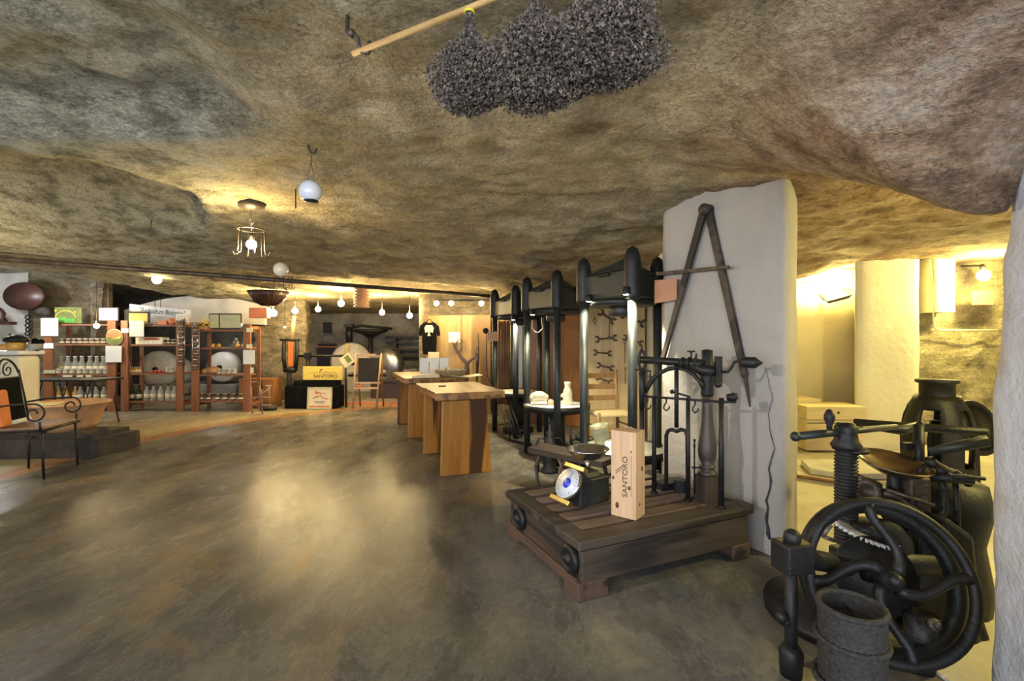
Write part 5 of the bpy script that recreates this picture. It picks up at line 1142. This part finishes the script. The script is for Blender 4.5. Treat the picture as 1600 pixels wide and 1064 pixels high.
# dark plinth and tub
single('stone_plinth', block('p', [(-6.2, 4.75), (-4.25, 4.82), (-4.2, 5.35), (-6.2, 5.5)], 'x', 0, .19, .02, 4, .05), 'bark', 'long low dark stone plinth under the terracotta tub', 'plinth', (0, 0, 0))
single('rubble', MB().box((0, 0, .02), (1.1, .45, .05)).ball((.3, -.15, .04), .07, 8, 1.3, 1, .6).ball((-.1, -.18, .04), .08, 8, 1.4, 1, .6).ball((.5, -.05, .045), .05, 8).ball((-.4, -.15, .05), .07, 8, 1.3, 1, .7), 'bark', 'broken dark stone crust lying on the plinth around the tub', 'stones', (-4.85, 5.1, .19))
t = thing('terracotta_tub', 'wide flaring terracotta tub on the dark stone plinth', 'tub', (-4.83, 5.16, .235))
m = MB(); m.lathe([(.0, .0), (.22, .0), (.25, .06), (.30, .20), (.345, .27), (.365, .285), (.355, .295), (.32, .27), (.27, .16), (0, .14)], (0, 0, 0), 36); m.build('tub', 'terracotta', t)
m = MB(); m.ring((0, 0, .287), .357, .010, 36, 6); m.build('rim', 'terracotta', t)
single('leaflets', MB().box((0, 0, 0), (.34, .16, .012), Matrix.Rotation(.12, 3, 'Y')).box((-.05, .03, .012), (.26, .18, .01), rotz(.3)), 'cream', 'white leaflets spread in the terracotta tub', 'leaflets', (-5.0, 5.08, .505))
# iron side table behind chair
t = thing('iron_table', 'thin-topped black iron table on slim legs in front of the first rack', 'table', (-6.28, 6.78, 0))
m = MB(); m.box((0, 0, .645), (1.05, .50, .028)); m.build('table_top', 'iron', t, .004)
for x, y in ((-.48, -.26), (.48, -.26), (-.48, .26), (.48, .26)):
    m = MB(); m.tube([(x, y*.8, .63), (x*.9, y*.7, .35), (x, y*.8, 0)], .009, 6); m.build('leg', 'iron', t)
for x in (-.3, 0.05, .38):
    m = MB(); m.tube([(x-.06, -.2, .63), (x+.02, -.2, .35), (x+.06, -.2, .2)], .007, 5); m.build('brace', 'iron', t); m = MB(); m.tube([(x+.06, -.2, .63), (x-.02, -.2, .35), (x-.06, -.2, .2)], .007, 5); m.build('brace', 'iron', t)
# ---------------------------------------------------------------- side room
t = thing('wine_crate', 'large pale pine wine crate on the side-room floor, carrying the other one', 'crate', P(1287, 690, 5.05)); t.location.z = .065; t.rotation_euler.z = -.04
m = MB(); m.box((0, 0, .165), (.56, .36, .33)); m.build('case', 'pale_pine', t, .004); m = MB(); m.box((0, -.184, .285), (.56, .006, .006)); m.ball((.03, -.184, .24), .012, 8); m.build('lid_line', 'old', t)
text_mesh('lettering', 'VETE', .05, 'straw', t, (.0, -.183, .07), (PI/2, 0, 0), sx=1.3)
t = thing('wine_crate', 'smaller pale wine crate lid box stacked on the larger crate', 'crate', P(1290, 690, 5.0)); t.location.z = .397; t.rotation_euler.z = -.04
m = MB(); m.box((0, 0, .065), (.60, .38, .13)); m.build('case', 'pale_pine', t, .004); m = MB(); m.ball((.01, -.193, .07), .014, 8); m.build('knob', 'old', t)
single('wine_crate', MB().box((0, 0, .26), (.25, .5, .52)), 'pale_pine', 'tall pale crate standing at the pillar side of the stacked crates', 'crate', (P(1249, 690, 5.25).x, 5.32, .052), bevel=.004)
single('wine_crate', MB().box((0, 0, .10), (.16, .34, .20)), 'redwood', 'narrow brown box squeezed between the crates and the stucco column', 'crate', (3.42, 5.35, .052), bevel=.004)
t = thing('flood_lamp', 'lit floodlight on the side-room back wall shining upward', 'lamp', P(1304, 463, 5.5)); q = t.location
m = MB(); R = Matrix.Rotation(.5, 3, 'X')@Matrix.Rotation(-.3, 3, 'Y'); m.box((0, 0, 0), (.22, .16, .05), R, 1.25); m.tube([(0, 0, 0), (0, .2, -.02)], .012, 6); m.build('lamp_housing', 'iron_g', t)
m = MB(); m.box(R@Vector((0, 0, .032)), (.20, .14, .004), R); m.build('lens', 'floodlens', t)
l = light('POINT', 'flood_light', (0, -.02, .15), 42, YEL, .05); l.parent = t
t = thing('wall_bulb', 'bright bare bulb on the rough stone wall of the side room', 'bulb', P(1537, 430, 4.85))
m = MB(); m.ball((0, 0, 0), .055, 16); m.build('bulb', 'bulb', t); m = MB(); m.cyl((0, 0, .05), (0, .02, .11), .022, n=10); m.tube([(0, .02, .1), (0, .24, .13)], .01, 6); m.build('socket', 'iron', t)
l = light('POINT', 'wall_bulb_light', (-.05, -.16, -.02), 62, YEL, .05); l.parent = t
m = MB(); m.tube([P(1452, 405, 5.02), P(1456, 430, 5.02), P(1458, 480, 5.05), P(1460, 512, 5.08), P(1466, 516, 5.1), P(1560, 516, 5.08)], .010, 6); single('cable_conduit', m, 'stucco', 'thin pale cable conduit running down and along the stone wall', 'conduit')
m = MB(); m.tube([P(1243, 440, 5.6), P(1246, 520, 5.6)], .008, 6); m.box(P(1249, 523, 5.6), (.08, .05, .07)); m.tube([P(1250, 441, 5.65), P(1333, 453, 5.6)], .006, 6); single('socket_box', m, 'stucco', 'pale wall socket box with its cable on the side-room wall', 'socket')
panel('orange_card', 'small orange card below the bare bulb on the stone wall', 'card', 1518, 455, 1552, 476, 4.98, 'terrabox')
# pale stone trough slab on the step
q = P(1330, 722, 4.0)
single('stone_slab', MB().prism([(-.32, -.10), (-.12, -.25), (.36, -.25), (.50, 0), (.36, .22), (-.20, .22)], .05, None, (0, 0, 0)), 'stone', 'flat pale grey stone slab lying on the side-room step', 'slab', (q.x, 4.15, .055), bevel=.01)
# black urn-shaped stove frame
q = P(1464, 735, 3.35); t = thing('iron_urn_frame', 'tall black cast-iron urn-shaped frame with open sides and flanged top', 'machine', (q.x, 3.35, .01)); ub = EYE-(735-532)/F*3.35
m = MB(); s_ = 3.35/F; zt = EYE-(593-532)/F*3.35
m.lathe([(27*s_, zt-.0), (27*s_, zt-.02), (22*s_, zt-.03), (22*s_, zt-.13), (27*s_, zt-.17)][::-1], (0, 0, -.01), 24); m.lathe([(0, zt-.012), (20*s_, zt-.012)], (0, 0, 0), 24); m.build('flange', 'iron', t)
m = MB(); n = 40; pf = [(22, .13), (25, .17), (31, .22), (36, .28), (39, .36), (40, .44), (40, .52), (39, .60), (38, .75), (40, zt)]
vv = [(r*s_*math.cos(2*PI*i/n), r*s_*math.sin(2*PI*i/n), max(0, zt-z)) for r, z in pf for i in range(n)]
ff = [(j*n+i, j*n+(i+1) % n, (j+1)*n+(i+1) % n, (j+1)*n+i) for j in range(len(pf)-1) for i in range(n) if not (2 <= j <= 6 and (i+3) % 8 in (1, 2, 3, 4))]
m.add(vv, ff, True); o = m.build('open_shell', 'iron', t); sd = o.modifiers.new('thick', 'SOLIDIFY'); sd.thickness = .03
m = MB(); m.lathe([(10*s_, zt-.7), (12*s_, zt-.45), (9*s_, zt-.3), (0, zt-.3)], (0, 0, 0), 16); m.build('core', 'iron', t)
# black cart wheel behind
t = thing('pulley', 'black iron wheel rim behind the urn-shaped frame', 'wheel', P(1525, 668, 3.6)); m = MB(); m.ring((0, 0, 0), .19, .022, 30, 8, frame((.2, -1, .3))); m.lathe([(0, -.02), (.17, -.02), (.17, .01), (0, .03)], (0, 0, 0), 24, frame((.2, -1, .3))); m.build('rim', 'iron', t)
m = MB(); m.tube([(0, .02, 0), (.05, .05, -P(1525, 668, 3.6).z)], .03, 8); m.build('post', 'iron', t)
# ---------------------------------------------------------------- screw press behind the flywheel mill
def T(px, py, d): return P(px, py, d)
q = G(1322, 930); q = Vector((T(1322, 800, 2.0).x, 2.0, 0))
t = thing('screw_press', 'black screw press with a thick threaded spindle and long cross handle', 'press', q); o_ = q.copy()
def Bp(m, name, mat, par=None, bevel=0): m.v = [(x-o_.x, y-o_.y, z-o_.z) for x, y, z in m.v]; return m.build(name, mat, par or t, bevel)
m = MB(); zt = T(0, 695, 2.0).z; zb = T(0, 850, 2.0).z; n = 30; pr = []
for i in range(n): z = zb+(zt-zb)*i/n; pr += [(.037, z), (.044, z+.3*(zt-zb)/n), (.044, z+.5*(zt-zb)/n), (.037, z+.8*(zt-zb)/n)]
m.lathe(pr, (o_.x, o_.y, 0), 24); Bp(m, 'threaded_spindle', 'iron')
m = MB(); z1 = T(0, 668, 2.0).z; m.lathe([(.05, zt-.02), (.058, zt), (.045, zt+.02), (.040, z1-.02), (.045, z1), (.03, z1+.02), (0, z1+.022)], (o_.x, o_.y, 0), 18)
m.tube([T(1335, 702, 1.98), T(1348, 702, 1.98)], .012, 6); m.lathe([(.055, zt-.03), (.06, zt-.02), (.05, zt-.01)], (o_.x+.03, o_.y, 0), 14); Bp(m, 'spindle_head', 'iron')
m = MB(); m.tube([T(1244, 682, 1.95), T(1290, 677, 1.98), T(1345, 672, 2.05), T(1400, 667, 2.15)], [.017, .017, .015, .013], 10); m.ball(T(1243, 682, 1.95), .021, 10); Bp(m, 'cross_handle', 'iron_g')
m = MB(); c = T(1296, 672, 1.96); m.lathe([(.010, 0), (.011, .02), (.020, .045), (.021, .06), (.012, .082), (0, .088)], c, 14); Bp(m, 'handle_knob', 'iron')
m = MB(); z0 = T(0, 850, 2.0).z; m.lathe([(.30, 0.02), (.30, .06), (.13, .08), (.06, .16), (.05, z0-.07), (.05, z0-.03), (0, z0-.03)], (o_.x, o_.y+.02, 0), 24); Bp(m, 'pedestal', 'iron')
m = MB(); c = T(1350, 834, 1.93); k = 34; pts = []
for i in range(k*2): a = 2*PI*i/(k*2); r = .115 if i % 2 else .098; pts.append((r*math.cos(a), r*math.sin(a)))
R = Matrix.Rotation(.25, 3, 'Y')@Matrix.Rotation(.12, 3, 'X'); m.prism(pts, .012, R, c); Bp(m, 'toothed_gear', 'stone')
m = MB(); m.cyl(c+Vector((0, 0, -.01)), c+Vector((.01, .01, .035)), .05, n=18); Bp(m, 'gear_hub', 'iron')
m = MB(); m.lathe([(.05, -.02), (.062, 0), (.05, .02), (.03, .024), (.028, .0)], T(1352, 768, 1.98), 20, frame((-.3, -1, .3))); m.tube([T(1335, 745, 2.0), T(1350, 752, 2.0), T(1372, 760, 2.02)], .02, 8); Bp(m, 'cam', 'rust')
# pair of long flat bars crossing behind
m = MB(); m.tube([T(1335, 660, 2.75), T(1440, 668, 2.5), T(1545, 676, 2.3)], .022, 4); single('flat_bar', m, 'iron', 'long flat black iron bar crossing above the copper pan', 'bar')
m = MB(); m.tube([T(1372, 669, 2.35), T(1410, 672, 2.35), T(1440, 662, 2.4)], [.014, .026, .016], 8); single('iron_lever', m, 'iron', 'short thick black lever just under the long flat bar', 'lever')
m = MB(); m.tube([T(1452, 706, 2.0), T(1500, 697, 1.95), T(1545, 688, 1.9)], [.017, .022, .024], 12); single('iron_pipe', m, 'iron_g', 'greenish shiny iron pipe sloping beside the copper pan', 'pipe')
# beam scale with pan
q = Vector((T(1428, 780, 2.02).x, 2.08, 0)); t = thing('pan_scale', 'old black weighing machine with a tarnished shallow pan and square panelled post', 'scale', q); o_ = q.copy()
m = MB(); c = T(1397, 722, 2.02); m.lathe([(0, -.052), (.05, -.048), (.10, -.022), (.128, .0), (.133, .004), (.125, .006), (.095, -.014), (.05, -.038), (0, -.042)], c, 36, Matrix.Rotation(.22, 3, 'X')@Matrix.Rotation(.08, 3, 'Y'), 1.08, 1.0); Bp(m, 'pan', 'copper')
m = MB(); m.tube([c+Vector((0, 0, -.04)), c+Vector((.01, .02, -.20))], .025, 8); m.box(T(1395, 775, 2.05), (.16, .10, .09), rotz(.2)); Bp(m, 'pan_support', 'iron')
m = MB(); a = T(1430, 745, 2.0); b = T(1430, 825, 2.0); m.box((a+b)/2, (.085, .06, (a-b).length)); Bp(m, 'panelled_post', 'rust', None, .006)
m = MB(); m.box((a+b)/2+Vector((0, -.033, .01)), (.055, .008, (a-b).length*.7)); m.lathe([(.0, 0), (.022, 0), (.022, .006), (0, .008)], (a+b)/2+Vector((0, -.038, .01)), 16, FR, 1, 1.5); Bp(m, 'panel', 'rustwood', None, .003)
m = MB(); m.tube([T(1437, 742, 1.99), T(1438, 735, 1.99), T(1447, 728, 1.99)], .014, 8); m.tube([T(1435, 664, 2.1), T(1436, 735, 2.05)], .020, 8); m.box(T(1424, 697, 2.1), (.07, .03, .03)); m.ball(T(1438, 664, 2.1), .018, 8); Bp(m, 'arm', 'iron')
m = MB(); m.tube([T(1470, 752, 1.95), T(1476, 765, 1.95), T(1475, 800, 1.95), T(1468, 812, 1.95), T(1462, 811, 1.95)], .013, 8); m.tube([T(1455, 745, 1.95), T(1520, 750, 1.9)], .02, 6); m.tube([T(1492, 752, 1.95), T(1496, 800, 1.95), T(1498, 860, 1.95)], .011, 6); m.tube([T(1488, 745, 1.9), T(1540, 748, 1.85)], .008, 6)
for px, py in ((1497, 742), (1506, 746), (1513, 755), (1482, 744), (1470, 735)): m.ball(T(px, py, 1.93), .017, 8)
m.tube([T(1452, 718, 2), T(1462, 728, 2), T(1480, 738, 2), T(1495, 742, 2)], .022, 7); Bp(m, 'lever_work', 'iron')
m = MB(); m.lathe([(.16, 0), (.17, .1), (.14, .3), (.17, .45), (.15, .56), (0, .58)], Vector((T(1490, 0, 2.1).x, 2.15, 0)), 20); m.tube([T(1400, 800, 2.05), T(1440, 850, 2.1), T(1500, 850, 2.1)], .06, 8); m.tube([T(1425, 820, 2.08), Vector((T(1425, 0, 2.08).x, 2.1, 0))], [.05, .09], 10); Bp(m, 'body', 'iron')
m = MB(); a = T(1447, 822, 1.93); m.tube([T(1380, 770, 1.95), T(1400, 776, 1.95), T(1420, 790, 1.95), T(1440, 800, 1.95)], .012, 6); m.tube([T(1385, 765, 1.95), T(1460, 790, 1.9)], .008, 6); Bp(m, 'linkage', 'steel' if False else 'rust')
# ---------------------------------------------------------------- flywheel mill in front
q = Vector((1.37, 1.72, 0)); t = thing('flywheel_mill', 'black iron hand mill with a big spoked flywheel, close by the near jamb', 'mill', q); o_ = q.copy()
WC = T(1390, 906, 1.66); WN = Vector((-.16, -.90, .34)).normalized(); WR = frame(WN)
# in-plane axes: X right, Y up
wxx = Vector((0, 0, 1)).cross(WN)*-1; wxx = (Vector((1, 0, 0))-WN*WN.x).normalized(); wyy = WN.cross(wxx); WR = Matrix((wxx, wyy, WN)).transposed()
RW = .257
m = MB(); m.tube([WC+WR@Vector((RW*math.cos(2*PI*i/56), RW*math.sin(2*PI*i/56), 0)) for i in range(56)], .0185, 12, True); fw_ = Bp(m, 'flywheel_rim', 'iron')
for k in range(4):
    a0 = 2*PI*k/4+.55; m = MB(); pts = []
    for i in range(11):
        u = i/10; a = a0+1.15*math.sin(u*PI*.55)-.1*u; r = .035+(RW-.04)*u; pts.append(WC+WR@Vector((r*math.cos(a), r*math.sin(a), 0)))
    m.tube(pts, [.022-.006*math.sin(PI*i/10) for i in range(11)], 8); Bp(m, 'spoke', 'iron', fw_)
m = MB(); m.lathe([(.036, -.05), (.038, .015), (.028, .03), (.022, .04), (.02, .055), (0, .058)], WC, 20, WR); Bp(m, 'hub', 'iron', fw_)
m = MB(); c = WC+WR@Vector((.09, -.13, .01)); m.cyl(c, c+WN*.02, .02, n=10); m.cyl(c, c+WN*.035, .01, n=8); Bp(m, 'bolt', 'rust', fw_)
m = MB(); C2 = WC-WN*.11+Vector((.04, .02, -.01)); m.tube([C2+WR@Vector((RW*.98*math.cos(2*PI*i/48), RW*.98*math.sin(2*PI*i/48), 0)) for i in range(48)], .03, 8, True); m.lathe([(.0, -.01), (RW*.55, -.01), (RW*.55, .01), (0, .01)], C2-WN*.03, 32, WR); Bp(m, 'gear_wheel', 'iron')
m = MB(); m.cyl(WC-WN*.02, WC-WN*.38, .024, n=12); Bp(m, 'axle', 'iron')
m = MB(); a = T(1238, 868, 1.70); b = T(1300, 880, 1.80); m.box(a, (.11, .09, .105), rotz(.2)); m.tube([a, b], .038, 8); m.ball(a+Vector((0, 0, .065)), .032, 10); m.cyl(a+Vector((0, 0, .05)), a+Vector((0, 0, .082)), .022, n=8); Bp(m, 'bearing_block', 'iron', None, .008)
m = MB(); a = T(1236, 880, 1.70); m.tube([a, Vector((a.x, a.y, .0))], .021, 12); Bp(m, 'leg', 'iron')
m = MB(); z_ = .085; m.lathe([(.036, 0), (.040, z_), (.03, z_+.02)], (a.x, a.y, 0), 12); Bp(m, 'leg_socket', 'iron')
m = MB(); m.tube([Vector((a.x-.035, a.y-.01, .21)), Vector((a.x+.01, a.y, .17))], .015, 7); m.ball(Vector((a.x-.04, a.y-.01, .215)), .022, 10); Bp(m, 'wing_nut', 'iron')
m = MB(); m.tube([T(1440, 960, 1.72), T(1440, 1010, 1.72), Vector((T(1440, 0, 1.72).x, 1.74, 0))], [.055, .05, .055], 10); Bp(m, 'leg', 'iron')
m = MB(); cx_ = T(1478, 0, 1.86).x; m.prism([(-.16, 0), (.20, 0), (.16, .12), (.13, .42), (.02, .50), (-.08, .40), (-.10, .15)], .10, FR, (cx_, 1.97, 0)); Bp(m, 'side_frame', 'iron', None, .02)
m = MB(); m.tube([T(1505, 985, 1.9), Vector((T(1505, 0, 1.9).x, 1.9, 0))], .05, 8); Bp(m, 'leg', 'iron')
m = MB(); m.lathe([(.10, -.10), (.11, -.02), (.11, .06), (.05, .08), (0, .08)], Vector((1.50, 1.94, .36)), 20, frame((0, -1, .2))); m.tube([T(1300, 885, 1.85), T(1400, 880, 1.88), T(1500, 880, 1.9)], .05, 8); Bp(m, 'casting', 'iron', None, .03)
m = MB(); m.tube([T(1286, 838, 1.72), T(1292, 828, 1.72), T(1299, 820, 1.72)], .008, 6); m.tube([T(1286, 838, 1.72), T(1304, 845, 1.72)], .007, 6); Bp(m, 'crank_pin', 'steel' if False else 'rust')
# woven press mats in a stack with hoops
q = Vector((T(1334, 1000, 1.47).x, 1.48, 0)); t = thing('woven_press_basket', 'tall dark round basket of woven cord with rope hoops under the flywheel', 'basket', q)
m = MB(); R_ = .088; n = 72; nz = 40; H0 = T(0, 945, 1.40).z; vv = []; ff = []
H0 = .37
for j in range(nz+1):
    z = H0*j/nz
    for i in range(n):
        a = 2*PI*i/n; r = R_+.0028*math.cos(i*PI)*math.cos(j*PI)+.0015*math.cos(j*PI); vv.append((r*math.cos(a), r*math.sin(a), z))
ff = [(j*n+i, j*n+(i+1) % n, (j+1)*n+(i+1) % n, (j+1)*n+i) for j in range(nz) for i in range(n)]
m.add(vv, ff, True); m.add([(.083*math.cos(2*PI*i/24), .083*math.sin(2*PI*i/24), H0-.05) for i in range(24)], [tuple(range(24))]); m.build('woven_wall', 'rope', t)
for z, r, th in ((H0, .089, .009), (.27, .095, .008), (.14, .100, .009), (.03, .102, .010)):
    m = MB(); m.ring((0, 0, z), r, th, 40, 8); m.build('rope_hoop', 'rope', t)
